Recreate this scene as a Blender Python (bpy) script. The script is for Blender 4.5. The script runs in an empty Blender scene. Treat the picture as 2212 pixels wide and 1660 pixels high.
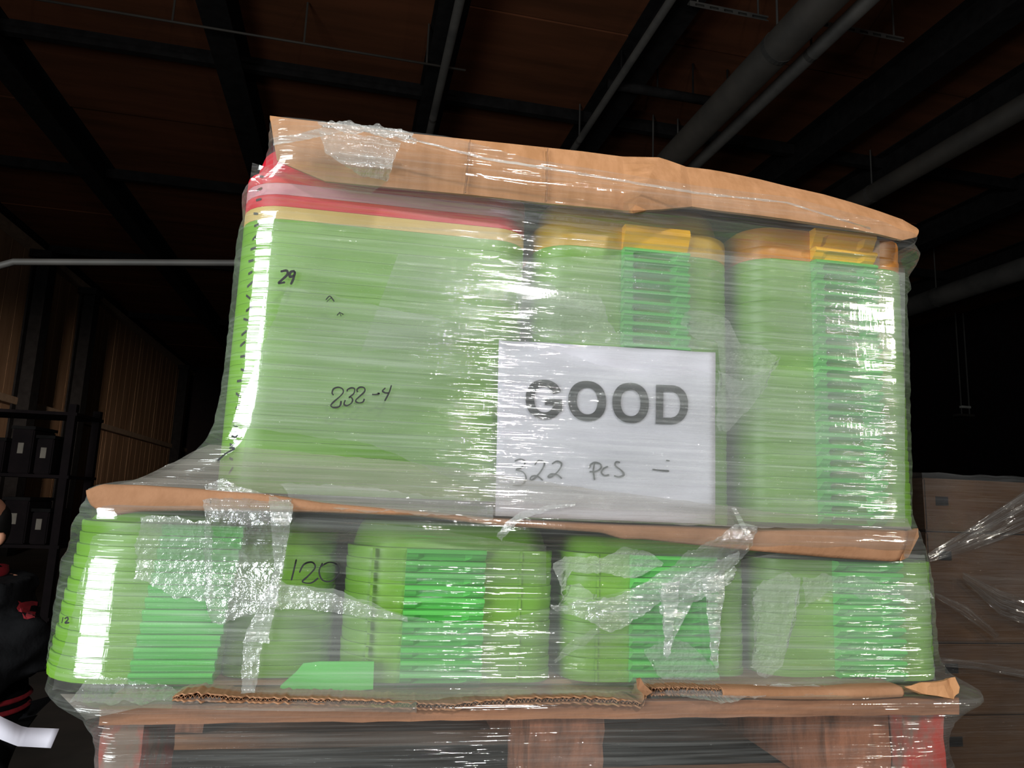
import bpy, bmesh, math, random
from math import sin, cos, pi, radians, sqrt
from mathutils import Vector, Matrix, noise

scene = bpy.context.scene
COL = scene.collection
random.seed(7)

# ------------------------------------------------------------------ camera
FW, FH, FPX = 2212.0, 1660.0, 1560.0
YAW, PITCH, ROLL = radians(9.63), radians(9.35), radians(2.157)
CAM = Vector((-0.137, -0.85, 1.5))
_f = Vector((sin(YAW) * cos(PITCH), cos(YAW) * cos(PITCH), sin(PITCH)))
_r0 = Vector((cos(YAW), -sin(YAW), 0))
_u0 = _r0.cross(_f)
_r = _r0 * cos(ROLL) + _u0 * sin(ROLL)
_u = -_r0 * sin(ROLL) + _u0 * cos(ROLL)
cam_data = bpy.data.cameras.new('camera')
cam = bpy.data.objects.new('camera', cam_data)
COL.objects.link(cam)
M = Matrix((_r, _u, -_f)).transposed().to_4x4()
M.translation = CAM
cam.matrix_world = M
cam_data.sensor_width = 36.0
cam_data.lens = 36.0 * FPX / FW
cam_data.clip_start = 0.02
cam_data.clip_end = 200
scene.camera = cam


def ray(px, py):
    return _f + _r * ((px - FW / 2) / FPX) - _u * ((py - FH / 2) / FPX)


def at(px, py, y=0.0):
    """point of the plane Y=y seen at a photograph pixel"""
    d = ray(px, py)
    return CAM + d * ((y - CAM.y) / d.y)


def atz(px, py, z):
    d = ray(px, py)
    return CAM + d * ((z - CAM.z) / d.z)


def atx(px, py, x):
    d = ray(px, py)
    return CAM + d * ((x - CAM.x) / d.x)


BROT = Matrix.Rotation(radians(2.79), 4, 'Z')      # the building stands slightly turned to the load
BINV = BROT.inverted()


def bz(px, py, z):
    return BINV @ atz(px, py, z)


def bwall(px, py, x):
    c, d = BINV @ CAM, BINV.to_3x3() @ ray(px, py)
    return c + d * ((x - c.x) / d.x)


# ------------------------------------------------------------------ world, lights, exposure
world = bpy.data.worlds.new('warehouse_air')
scene.world = world
world.use_nodes = True
world.node_tree.nodes['Background'].inputs['Color'].default_value = (0.9, 0.93, 1.0, 1)
world.node_tree.nodes['Background'].inputs['Strength'].default_value = 0.055


def area(name, loc, target, size, size_y, power, color):
    l = bpy.data.lights.new(name, 'AREA')
    l.shape = 'RECTANGLE'
    l.size, l.size_y, l.energy, l.color = size, size_y, power, color
    o = bpy.data.objects.new(name, l)
    COL.objects.link(o)
    o.location = loc
    o.rotation_euler = (Vector(target) - Vector(loc)).to_track_quat('-Z', 'Y').to_euler()
    return o


area('dock_door_daylight', (-3.6, -2.9, 1.8), (0.0, 0.1, 1.5), 3.0, 3.0, 315, (0.93, 1.0, 1.0))
area('bay_lamp_behind', (0.55, -3.0, 3.2), (0.1, 0.0, 1.5), 0.32, 0.2, 66, (1.0, 0.97, 0.96))
area('bay_lamp_beside', (3.0, -3.0, 2.7), (0.3, 0.0, 1.5), 0.3, 0.22, 38, (1.0, 0.93, 0.8))
aisle = area('wall_fill_light', (-2.6, -3.0, 3.2), (-7.6, 17.5, 2.7), 0.6, 0.6, 24, (1.0, 0.86, 0.72))  # added fill, out of view, narrowed onto the clad wall to brighten it
aisle.data.spread = radians(17)

scene.view_settings.view_transform = 'Standard'
scene.view_settings.look = 'None'
scene.view_settings.gamma = 1.0
scene.view_settings.use_curve_mapping = False
scene.view_settings.exposure = 0.0
scene.cycles.max_bounces = 10
scene.cycles.transparent_max_bounces = 24
scene.cycles.caustics_reflective = False
scene.cycles.caustics_refractive = False
scene.cycles.sample_clamp_indirect = 3.0


# ------------------------------------------------------------------ material helpers
def s2l(c):
    return tuple(((v / 255) / 12.92 if v / 255 <= 0.04045 else ((v / 255 + 0.055) / 1.055) ** 2.4) for v in c) + (1.0,)


class NT:
    def __init__(self, name):
        self.m = bpy.data.materials.new(name)
        self.m.use_nodes = True
        self.t = self.m.node_tree
        self.t.nodes.clear()
        self.out = self.n('ShaderNodeOutputMaterial')

    def n(self, typ, **kw):
        nd = self.t.nodes.new(typ)
        for k, v in kw.items():
            if k.startswith('_'):
                setattr(nd, k[1:], v)
            else:
                key = int(k[1:]) if k[0] == 'i' and k[1:].isdigit() else k.replace('__', ' ')
                sock = nd.inputs[key]
                if hasattr(v, 'is_output'):
                    self.t.links.new(v, sock)
                else:
                    sock.default_value = v
        return nd

    def coord(self, which, loc=(0, 0, 0), rot=(0, 0, 0), scale=(1, 1, 1)):
        tc = self.n('ShaderNodeTexCoord')
        mp = self.n('ShaderNodeMapping', Vector=tc.outputs[which], Location=loc, Rotation=rot, Scale=scale)
        return mp.outputs['Vector']

    def noise(self, vec, scale=1.0, detail=2.0, rough=0.5):
        return self.n('ShaderNodeTexNoise', Vector=vec, Scale=scale, Detail=detail, Roughness=rough).outputs[0]

    def rng(self, val, a, b, c=0.0, d=1.0):
        nd = self.n('ShaderNodeMapRange', Value=val)
        nd.inputs[1].default_value, nd.inputs[2].default_value = a, b
        nd.inputs[3].default_value, nd.inputs[4].default_value = c, d
        return nd.outputs[0]

    def math(self, op, a, b=0.0):
        nd = self.n('ShaderNodeMath', _operation=op)
        for i, v in enumerate((a, b)):
            if hasattr(v, 'is_output'):
                self.t.links.new(v, nd.inputs[i])
            else:
                nd.inputs[i].default_value = v
        return nd.outputs[0]

    def mixc(self, fac, a, b):
        nd = self.n('ShaderNodeMix', _data_type='RGBA')
        for i, v in ((0, fac), (6, a), (7, b)):
            if hasattr(v, 'is_output'):
                self.t.links.new(v, nd.inputs[i])
            else:
                nd.inputs[i].default_value = v
        return nd.outputs[2]

    def done(self, sock):
        self.t.links.new(sock, self.out.inputs['Surface'])
        return self.m


def plain(name, rgb, rough=0.5, rgb2=None, nscale=(6, 6, 6), bump=0.0, bscale=60, metal=0.0, spec=0.5, lo=0.35, hi=0.65, sss=0.0, coord='Object'):
    """Principled surface with a noise tint and fine relief"""
    k = NT(name)
    c = s2l(rgb)
    v = k.coord(coord, scale=nscale)
    if rgb2 is None:
        rgb2 = tuple(x * 0.86 for x in rgb)
    col = k.mixc(k.rng(k.noise(v, 1.0, 4.0, 0.6), lo, hi), c, s2l(rgb2))
    p = k.n('ShaderNodeBsdfPrincipled', Roughness=rough, Metallic=metal)
    k.t.links.new(col, p.inputs['Base Color'])
    p.inputs['Specular IOR Level'].default_value = spec
    if sss:
        p.inputs['Subsurface Weight'].default_value = sss
        p.inputs['Subsurface Radius'].default_value = (0.01, 0.012, 0.006)
    if bump:
        b = k.n('ShaderNodeBump', Strength=1.0, Distance=bump, Height=k.noise(k.coord(coord, scale=(bscale,) * 3), 1.0, 3.0))
        k.t.links.new(b.outputs[0], p.inputs['Normal'])
    return k.done(p.outputs[0])


def film(name, base=0.1, streak=0.15, patch=0.15, gloss=0.12, rough=0.13, tilt=0.0, amp=0.0006, seed=0.0, tint=(235, 238, 236), coord='UV', iso=0.0):
    """stretch film: see-through sheet, whitened where it is stretched or layered, glossy, finely pleated along the wrap"""
    k = NT(name)
    L = (seed, seed * 1.7, seed)
    fine = k.noise(k.coord(coord, loc=L, rot=(0, 0, tilt), scale=(5, 260, 5)), 1.0, 3.0, 0.55)
    mid = k.noise(k.coord(coord, loc=L, rot=(0, 0, tilt * 0.6 + 0.03), scale=(2.2, 70, 2.2)), 1.0, 2.0, 0.5)
    cross = k.noise(k.coord(coord, loc=L, rot=(0, 0, 0.05), scale=(190, 16, 5)), 1.0, 2.0, 0.5)
    low = k.noise(k.coord(coord, loc=L, scale=(3.0, 7.0, 3)), 1.0, 3.0, 0.55)
    spots = k.noise(k.coord(coord, loc=L, scale=(6.0, 18.0, 6)), 1.0, 2.0, 0.6)
    h = k.math('ADD', base, k.math('MULTIPLY', k.rng(fine, 0.5, 0.72), streak))
    h = k.math('ADD', h, k.math('MULTIPLY', k.rng(mid, 0.5, 0.75), streak * 0.6))
    h = k.math('ADD', h, k.math('MULTIPLY', k.rng(low, 0.38, 0.68), patch))
    h = k.math('MINIMUM', h, 0.9)
    r1 = k.rng(k.noise(k.coord(coord, loc=(seed + 7, seed, 2), rot=(0, 0, tilt), scale=(9, 330, 5)), 1.0, 1.0, 0.4), 0.56, 0.66)
    r2 = k.rng(k.noise(k.coord(coord, loc=(seed + 2, seed * 3, 6), rot=(0, 0, -tilt * 0.7), scale=(8, 190, 5)), 1.0, 1.5, 0.4), 0.57, 0.67)
    hgt = k.math('ADD', k.math('MULTIPLY', r1, 0.8), k.math('MULTIPLY', r2, 1.1))
    hgt = k.math('ADD', hgt, k.math('MULTIPLY', mid, 0.45))
    hgt = k.math('ADD', hgt, k.math('MULTIPLY', cross, 0.3))
    if iso:
        cn = k.noise(k.coord(coord, loc=L, scale=(75, 75, 75)), 1.0, 4.0, 0.55)
        cr = k.math('SUBTRACT', 1.0, k.math('ABSOLUTE', k.math('MULTIPLY', k.math('SUBTRACT', cn, 0.5), 5.0)))
        cr = k.math('MULTIPLY', k.math('MAXIMUM', cr, 0.0), 0.7)
        hgt = k.math('ADD', hgt, k.math('MULTIPLY', cr, iso))
    zone = k.rng(k.noise(k.coord(coord, loc=(seed + 3, 5, 1), scale=(4.5, 9.0, 3)), 1.0, 2.0, 0.5), 0.4, 0.62, 0.4, 1.0)
    hgt = k.math('MULTIPLY', hgt, zone)
    bmp = k.n('ShaderNodeBump', Strength=1.0, Distance=amp, Height=hgt)
    clear = k.n('ShaderNodeBsdfTransparent', Color=(0.985, 0.99, 0.985, 1))
    dif = k.n('ShaderNodeBsdfDiffuse', Color=s2l(tint))
    k.t.links.new(bmp.outputs[0], dif.inputs['Normal'])
    tr = k.n('ShaderNodeBsdfTranslucent', Color=s2l(tint))
    d2 = k.n('ShaderNodeMixShader', i0=0.35)
    k.t.links.new(dif.outputs[0], d2.inputs[1]); k.t.links.new(tr.outputs[0], d2.inputs[2])
    mx = k.n('ShaderNodeMixShader')
    k.t.links.new(h, mx.inputs[0]); k.t.links.new(clear.outputs[0], mx.inputs[1]); k.t.links.new(d2.outputs[0], mx.inputs[2])
    gl = k.n('ShaderNodeBsdfGlossy', Roughness=rough, Color=(1, 1, 1, 1))
    k.t.links.new(bmp.outputs[0], gl.inputs['Normal'])
    g = k.math('MULTIPLY', k.rng(spots, 0.3, 0.62, 0.35, 1.0), gloss)
    mg = k.n('ShaderNodeMixShader')
    k.t.links.new(g, mg.inputs[0]); k.t.links.new(mx.outputs[0], mg.inputs[1]); k.t.links.new(gl.outputs[0], mg.inputs[2])
    return k.done(mg.outputs[0])


# ------------------------------------------------------------------ mesh helpers
def link(name, me, mat=None, parent=None, smooth=False):
    o = bpy.data.objects.new(name, me)
    COL.objects.link(o)
    if mat is not None and not me.materials:
        me.materials.append(mat)
    if smooth:
        for p in me.polygons:
            p.use_smooth = True
    if parent is not None:
        o.parent = parent
    return o


def mesh(name, vs, fs):
    me = bpy.data.meshes.new(name)
    me.from_pydata([tuple(v) for v in vs], [], fs)
    me.update()
    return me


def thing(name, label, cat, loc=(0, 0, 0), rotz=0.0, group=None):
    o = bpy.data.objects.new(name, None)
    COL.objects.link(o)
    o.empty_display_size = 0.05
    o.location = loc
    o.rotation_euler = (0, 0, rotz)
    tag(o, label, cat, group)
    return o


def tag(o, label, cat, group=None):
    o['label'] = label
    o['category'] = cat
    if group:
        o['group'] = group
    return o


def struct(o):
    o['kind'] = 'structure'
    return o


class MB:
    """collects simple solids in one mesh"""
    def __init__(self):
        self.v, self.f = [], []

    def add(self, vs, fs):
        b = len(self.v)
        self.v += [tuple(x) for x in vs]
        self.f += [tuple(i + b for i in f) for f in fs]
        return self

    def box(self, x0, x1, y0, y1, z0, z1):
        vs = [(x, y, z) for x in (x0, x1) for y in (y0, y1) for z in (z0, z1)]
        return self.add(vs, [(0, 1, 3, 2), (4, 6, 7, 5), (0, 4, 5, 1), (2, 3, 7, 6), (0, 2, 6, 4), (1, 5, 7, 3)])

    def tube(self, pts, r, n=8, caps=True):
        pts = [Vector(p) for p in pts]
        vs, fs = [], []
        for i, p in enumerate(pts):
            t = (pts[min(i + 1, len(pts) - 1)] - pts[max(i - 1, 0)]).normalized()
            a = t.cross(Vector((0, 0, 1)) if abs(t.z) < 0.9 else Vector((1, 0, 0))).normalized()
            b = t.cross(a)
            rr = r[i] if isinstance(r, (list, tuple)) else r
            vs += [p + a * (rr * cos(2 * pi * j / n)) + b * (rr * sin(2 * pi * j / n)) for j in range(n)]
        for i in range(len(pts) - 1):
            for j in range(n):
                fs.append((i * n + j, i * n + (j + 1) % n, (i + 1) * n + (j + 1) % n, (i + 1) * n + j))
        if caps:
            fs.append(tuple(range(n))[::-1]); fs.append(tuple((len(pts) - 1) * n + j for j in range(n)))
        return self.add(vs, fs)

    def build(self, name, mat, parent=None, smooth=False, bevel=0.0):
        me = mesh(name, self.v, self.f)
        if bevel:
            bm = bmesh.new(); bm.from_mesh(me)
            bmesh.ops.recalc_face_normals(bm, faces=bm.faces)
            bmesh.ops.bevel(bm, geom=list(bm.edges), offset=bevel, segments=2, affect='EDGES', clamp_overlap=True)
            bm.to_mesh(me); bm.free()
        else:
            bm = bmesh.new(); bm.from_mesh(me); bmesh.ops.recalc_face_normals(bm, faces=bm.faces); bm.to_mesh(me); bm.free()
        return link(name, me, mat, parent, smooth)


def lerp_poly(pl, n):
    """n points evenly spaced (by length) along a polyline of tuples"""
    pl = [Vector(p) for p in pl]
    d = [0.0]
    for a, b in zip(pl, pl[1:]):
        d.append(d[-1] + (b - a).length)
    out, j = [], 0
    for i in range(n):
        t = d[-1] * i / (n - 1)
        while j < len(pl) - 2 and d[j + 1] < t:
            j += 1
        s = (t - d[j]) / max(d[j + 1] - d[j], 1e-9)
        out.append(pl[j].lerp(pl[j + 1], min(max(s, 0), 1)))
    return out


def interp(tab, x):
    if x <= tab[0][0]:
        return tab[0][1]
    for (a, fa), (b, fb) in zip(tab, tab[1:]):
        if x <= b:
            return fa + (fb - fa) * (x - a) / (b - a) if b > a else fb
    return tab[-1][1]


def smooth_curve(pts, per=6):
    P = [Vector(p) for p in pts]
    if len(P) < 3:
        return P
    out = []
    for i in range(len(P) - 1):
        p0, p1, p2, p3 = P[max(i - 1, 0)], P[i], P[i + 1], P[min(i + 2, len(P) - 1)]
        for k in range(per):
            t = k / per
            out.append(0.5 * ((2 * p1) + (p2 - p0) * t + (2 * p0 - 5 * p1 + 4 * p2 - p3) * t * t + (3 * p1 - p0 - 3 * p2 + p3) * t ** 3))
    out.append(P[-1])
    return out


def strokes(name, lines, width_px, ydepth, mat, parent, seed=0):
    """pen strokes given as photograph pixels, laid on the sheet as flat ribbons of ink"""
    mb = MB()
    for ln in lines:
        c = smooth_curve([(p[0], p[1], 0) for p in ln])
        vs, fs = [], []
        for i, p in enumerate(c):
            t = (c[min(i + 1, len(c) - 1)] - c[max(i - 1, 0)])
            if t.length < 1e-6:
                t = Vector((1, 0, 0))
            t.normalize()
            w = width_px * (0.8 + 0.35 * noise.noise((i * 0.13, seed, p.x * 0.01)))
            if i in (0, len(c) - 1):
                w *= 0.6
            nx, ny = -t.y * w / 2, t.x * w / 2
            for s in (1, -1):
                x, y = p.x + nx * s, p.y + ny * s
                yd = ydepth(x, y) if callable(ydepth) else ydepth
                vs.append(at(x, y, yd))
        for i in range(len(c) - 1):
            fs.append((2 * i, 2 * i + 1, 2 * i + 3, 2 * i + 2))
        mb.add(vs, fs)
    return mb.build(name, mat, parent)


# ------------------------------------------------------------------ materials
M_CEIL = plain('ceiling_boards', (112, 67, 45), 0.9, (88, 54, 36), (0.4, 3, 1), spec=0.1)
M_BEAM = plain('dark_steel', (34, 32, 32), 0.8, (24, 22, 22), spec=0.1)
M_PIPE = plain('painted_pipe', (84, 80, 76), 0.6, (62, 60, 58), (2, 2, 2))
M_DUCT = plain('dusty_duct', (66, 60, 54), 0.7, (52, 48, 44), (2, 2, 2))
M_WALL = plain('wall_sheet', (150, 118, 92), 0.85, (128, 98, 74), (0.5, 2.5, 0.5), spec=0.1)
M_GIRT = plain('girt', (150, 125, 102), 0.8)
M_FLOOR = plain('concrete_floor', (70, 60, 52), 0.85, (52, 46, 40), (2, 2, 2))
M_KRAFT = plain('kraft_board', (180, 132, 94), 0.85, (164, 118, 80), (60, 60, 6), bump=0.0004, bscale=240, spec=0.15)
M_KRAFT2 = plain('kraft_liner', (160, 119, 90), 0.85, (140, 101, 73), (14, 40, 14), bump=0.0005, bscale=200, spec=0.15)
M_CARTON = plain('carton_board', (88, 62, 40), 0.85, (76, 52, 33), (5, 5, 5), spec=0.15)
M_TAPE = plain('carton_tape', (120, 92, 66), 0.4)
M_WOOD = plain('pallet_wood', (160, 112, 82), 0.85, (112, 76, 56), (4, 30, 60), bump=0.0008, bscale=120, spec=0.15)
M_BLOCK = plain('pallet_block_wood', (150, 98, 74), 0.9, (84, 56, 44), (40, 40, 12), bump=0.0015, bscale=110, spec=0.1, lo=0.42, hi=0.72)
M_RED = plain('worn_red_paint', (176, 62, 52), 0.85, (128, 108, 96), (26, 26, 14), bump=0.001, bscale=110, lo=0.42, hi=0.6, spec=0.15)
M_GREEN = plain('green_bin_wall', (114, 167, 40), 0.38, (106, 159, 38), (8, 8, 30), sss=0.0)
M_HANDLE = plain('green_handle', (98, 204, 88), 0.35, (90, 196, 82), (8, 8, 30))
M_YELL = plain('yellow_bin_wall', (204, 160, 26), 0.4, (188, 146, 24), (6, 6, 6))
M_YHAND = plain('yellow_handle', (250, 186, 16), 0.35, (244, 178, 14), (6, 6, 6))
M_ORAN = plain('orange_bin_wall', (206, 128, 22), 0.4, (190, 116, 20), (6, 6, 6))
M_REDB = plain('red_bin_wall', (216, 32, 52), 0.4, (204, 28, 48), (6, 6, 6))
M_PINK = plain('pale_pink_bin_wall', (214, 150, 160), 0.4, (206, 140, 152), (6, 6, 6))
M_TAN = plain('tan_bin_wall', (212, 180, 104), 0.4, (204, 170, 96), (6, 6, 6))
M_INK = plain('black_ink', (10, 12, 12), 0.6, (14, 16, 16))
M_PRINT = plain('printed_black', (14, 14, 16), 0.8, (20, 20, 22), spec=0.1)
M_PAPER = plain('white_paper', (226, 222, 234), 0.75, (220, 216, 229), (10, 10, 10), spec=0.2)
M_BLACKCLOTH = plain('black_quilted_cloth', (17, 17, 19), 0.85, (10, 10, 12), (9, 9, 9), bump=0.006, bscale=22, spec=0.12)
M_REDCLOTH = plain('red_knit', (150, 22, 34), 0.9, (120, 16, 28), (40, 40, 40))
M_SKIN = plain('skin', (196, 140, 112), 0.55, (186, 130, 102), (20, 20, 20))
M_HAIR = plain('black_hair', (18, 15, 14), 0.6, (12, 10, 9), (80, 80, 20))
M_JEANS = plain('dark_trousers', (28, 30, 38), 0.9)
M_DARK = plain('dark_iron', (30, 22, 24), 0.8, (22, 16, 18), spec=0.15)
M_PALE = plain('pale_card', (150, 140, 128), 0.8)
M_LAMPW = plain('white_enamel', (210, 208, 200), 0.5)

F_MAIN = film('film_main', 0.025, 0.09, 0.06, 0.15, 0.06, 0.03, 0.0007, 1.3)
F_LAYER = film('film_layer', 0.05, 0.16, 0.12, 0.13, 0.06, 0.05, 0.0008, 4.1)
F_LAYER2 = film('film_layer_slant', 0.04, 0.14, 0.11, 0.13, 0.06, 0.12, 0.0007, 8.7)
F_GREY = film('film_gathered', 0.24, 0.26, 0.2, 0.15, 0.1, 0.05, 0.0008, 6.4, tint=(190, 184, 176))
F_BASE = film('film_pallet', 0.0, 0.07, 0.02, 0.13, 0.07, 0.05, 0.0009, 5.9)
F_CRUMP = film('film_crumpled', 0.13, 0.18, 0.28, 0.2, 0.1, 0.2, 0.0007, 2.9, iso=4.0)
F_ROPE = film('film_rope', 0.16, 0.4, 0.2, 0.26, 0.14, 1.5, 0.0009, 5.2, iso=2.0)
F_SOFT = film('soft_tissue', 0.22, 0.1, 0.22, 0.05, 0.3, 0.4, 0.0009, 3.3, tint=(222, 226, 220), iso=4.0)
F_FAR = film('film_cartons', 0.03, 0.05, 0.04, 0.16, 0.08, 0.55, 0.0012, 7.7)

_before = set(bpy.data.objects)
# ------------------------------------------------------------------ the room
ZC = 7.0
XL, XR, YB, YN = bz(300, 715, 6.8).x, 16.0, 34.0, -6.0
mb = MB(); mb.box(XL - 0.3, XR + 0.3, YN, YB, -0.1, 0.0)
struct(mb.build('floor', M_FLOOR))
mb = MB(); mb.box(XL - 0.3, XR + 0.3, YN, YB, ZC + 0.16, ZC + 0.3)
ceiling = struct(mb.build('ceiling', M_BEAM))
beam_x = [bz(150, 275, ZC).x, bz(510, 130, ZC).x, bz(945, 140, ZC).x, bz(1345, 160, ZC).x, bz(1760, 170, ZC).x + 0.9, bz(2030, 330, ZC).x - 0.5]
beam_x += [beam_x[-1] + 2.6, beam_x[-1] + 5.2]
for bx in beam_x:
    w = 0.16
    m_ = MB(); m_.box(bx - w, bx + w, YN, YB, ZC - 0.34, ZC - 0.30); m_.box(bx - 0.03, bx + 0.03, YN, YB, ZC - 0.3, ZC + 0.1); m_.box(bx - w, bx + w, YN, YB, ZC + 0.1, ZC + 0.13)
    m_.build('beam', M_BEAM, ceiling)
edges = [XL] + beam_x + [XR]
seams = [YN, -3, 0, 2.4, 4.8, 6.6, 8.4, 10.4, 12.6, 15, 17.6, 20.5, 24, 29, YB]
panel_me = {}
for xa, xb in zip(edges, edges[1:]):
    for ya, yb in zip(seams, seams[1:]):
        m_ = MB(); dz = random.uniform(0, 0.03)
        m_.box(xa + 0.02, xb - 0.02, ya + 0.012, yb - 0.012, ZC + 0.13 - dz, ZC + 0.16)
        m_.build('panel', M_CEIL, ceiling)
# crosswise purlins under the boards
for y in (8.4, 12.6, 17.6, 24):
    m_ = MB(); m_.box(XL, XR, y - 0.05, y + 0.05, ZC - 0.06, ZC + 0.12)
    m_.build('purlin', M_BEAM, ceiling)

# walls
mb = MB(); mb.box(XL - 0.3, XL - 0.1, YN, YB, 0, ZC + 0.2)
wall_left = struct(mb.build('wall_left', M_BEAM))
y = 4.0
while y < YB - 0.2:
    for z0, z1 in ((0.0, bwall(280, 940, XL).z - 0.05), (bwall(280, 940, XL).z + 0.05, 6.9)):
        m_ = MB()
        n = 9
        for i in range(n):
            ya = y + i * 0.3
            m_.box(XL - 0.1, XL - 0.06 + 0.003 * (i % 2), ya, ya + 0.292, z0, z1)
        s = m_.build('cladding_panel', M_WALL, wall_left)
    y += 2.75
GZ = bwall(280, 940, XL).z
for z in (GZ, 6.75):
    m_ = MB(); m_.box(XL - 0.06, XL + 0.16, YN, YB, z - 0.08, z + 0.08)
    m_.build('girt', M_GIRT, wall_left, bevel=0.01)
for px, py in ((70, 800), (180, 800), (392, 880)):
    p = bwall(px, py, XL + 0.35)
    w = 0.2 if px < 300 else 0.05
    m_ = MB(); m_.box(XL + 0.1, XL + 0.14, p.y - w, p.y + w, 0, 6.6); m_.box(XL + 0.14, XL + 0.42, p.y - 0.02, p.y + 0.02, 0, 6.6); m_.box(XL + 0.42, XL + 0.46, p.y - w, p.y + w, 0, 6.6)
    m_.box(XL + 0.06, XL + 0.5, p.y - w - 0.08, p.y + w + 0.08, 6.5, 6.66)
    m_.build('column', M_BEAM, wall_left)
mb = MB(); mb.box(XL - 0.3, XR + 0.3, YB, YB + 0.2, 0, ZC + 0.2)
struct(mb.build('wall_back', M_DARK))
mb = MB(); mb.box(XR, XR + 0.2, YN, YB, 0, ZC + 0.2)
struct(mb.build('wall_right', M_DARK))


def run_pipe(name, label, cat, pxa, pxb, z, rad, mat, group=None, y0=None, y1=None, n=14):
    a, b = bz(*pxa, z), bz(*pxb, z)
    x = (a.x + b.x) / 2
    t = thing(name, label, cat, (x, 8, z), 0, group)
    m_ = MB(); m_.tube([(0, (YN if y0 is None else y0) - 8, 0), (0, (YB if y1 is None else y1) - 8, 0)], rad, n)
    m_.build('pipe', mat, t, smooth=True)
    for i in range(10):
        yy = -6 + i * 3.1
        c = MB(); c.tube([(0, yy - 0.03, 0), (0, yy + 0.03, 0)], rad * 1.03, n); c.tube([(0, yy, rad), (0, yy, ZC - z + 0.12)], 0.012, 6)
        c.build('hanger', M_PIPE, t)
    return t, x


run_pipe('ceiling_pipe', 'thin grey pipe along the ceiling straight above the corrugated cap', 'pipe', (978, 60), (950, 200), ZC - 0.45, 0.05, M_PIPE)
run_pipe('ceiling_pipe', 'slim grey conduit hung beneath a dark beam, between two thicker ceiling pipes', 'pipe', (1440, 20), (1290, 240), ZC - 0.45, 0.045, M_PIPE)
run_pipe('air_duct', 'wide dusty round duct running away under the ceiling', 'duct', (1612, 172), (1450, 345), ZC - 0.85, 0.17, M_DUCT, n=24)
run_pipe('ceiling_pipe', 'pale grey pipe hung right beside the wide dusty duct', 'pipe', (1792, 95), (1502, 345), ZC - 0.85, 0.075, M_PIPE)
run_pipe('ceiling_pipe', 'brownish ceiling pipe above the drooping end of the cardboard cap', 'pipe', (2190, 238), (1870, 430), ZC - 0.6, 0.14, M_DUCT)
run_pipe('ceiling_pipe', 'broad grey pipe low over the wrapped brown cartons', 'pipe', (2200, 585), (2000, 650), ZC - 1.0, 0.2, M_PIPE)


def cross_bar(label, px0, px1, z, hh, mat, holes=False, name='strut_channel'):
    a, b = bz(*px0, z), bz(*px1, z)
    y = (a.y + b.y) / 2
    L = b.x - a.x
    t = thing(name, label, 'channel' if name == 'strut_channel' else 'pipe', (a.x, y, z))
    if holes:
        m_ = MB(); m_.box(0, L, -0.03, 0.03, 0.05, 0.06); m_.build('web', mat, t)
        n = int(L / 0.16)
        m2 = MB(); m2.box(0, L, -0.03, -0.026, 0, 0.012); m2.box(0, L, -0.03, -0.026, 0.04, 0.05)
        for i in range(n):
            m2.box(i * 0.16, i * 0.16 + 0.06, -0.03, -0.026, 0.012, 0.04)
        m2.build('flange', mat, t)['kind'] = 'stuff'
        for xx in (0.1, L - 0.1):
            r_ = MB(); r_.tube([(xx, 0, 0.06), (xx, 0, ZC - z + 0.1)], 0.01, 6); r_.build('hanger_rod', mat, t)
    else:
        m_ = MB(); m_.tube([(0, 0, 0), (L, 0, 0)], hh, 8); m_.build('pipe', mat, t, smooth=True)
        for i in range(4):
            xx = L * (0.1 + 0.27 * i)
            r_ = MB(); r_.tube([(xx, 0, 0), (xx, 0, ZC - z + 0.1)], 0.012, 6); r_.build('hanger_rod', mat, t)


cross_bar('perforated strut over the wide duct, its nearer piece with the hanging wire', (1485, 20), (1660, 46), ZC - 0.45, 0.03, M_PIPE, True)
cross_bar('perforated strut reaching from the pale pipe to the dark beam', (1722, 56), (1955, 90), ZC - 0.45, 0.03, M_PIPE, True)
cross_bar('thin pale conduit crossing the dark ceiling panels above the empty aisle', (-40, -4), (1010, 137), ZC - 0.42, 0.014, M_DUCT, name='conduit')
cross_bar('black pipe crossing under the duct with a short upright stub', (1310, 185), (1600, 226), ZC - 0.38, 0.06, M_BEAM, name='branch_pipe')
bpy.context.view_layer.update()
for o in set(bpy.data.objects) - _before:
    if o.parent is None:
        o.matrix_world = BROT @ o.matrix_world
# rail behind the load
pa, pb = at(25, 566, 3.0), at(620, 569, 3.0)
rail = thing('guard_rail', 'pale grey round bar with a bent end, level behind the wrapped load', 'rail', (pa.x, 3.0, 0))
m_ = MB()
bend = [at(-60, 600, 3.0), at(0, 574, 3.0), pa, pb, at(900, 571, 3.0), at(1000, 580, 3.0), at(1010, 640, 3.0)]
end = bend[-1].copy(); end.z = 0
m_.tube([p - Vector((pa.x, 3.0, 0)) for p in lerp_poly(bend, 40)] + [end - Vector((pa.x, 3.0, 0))], 0.017, 10)
m_.build('bar', M_PIPE, rail, smooth=True)
e2 = bend[0].copy(); e2.z = 0
m_ = MB(); m_.tube([bend[0] - Vector((pa.x, 3.0, 0)), e2 - Vector((pa.x, 3.0, 0))], 0.017, 10); m_.build('post', M_PIPE, rail, smooth=True)

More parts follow.
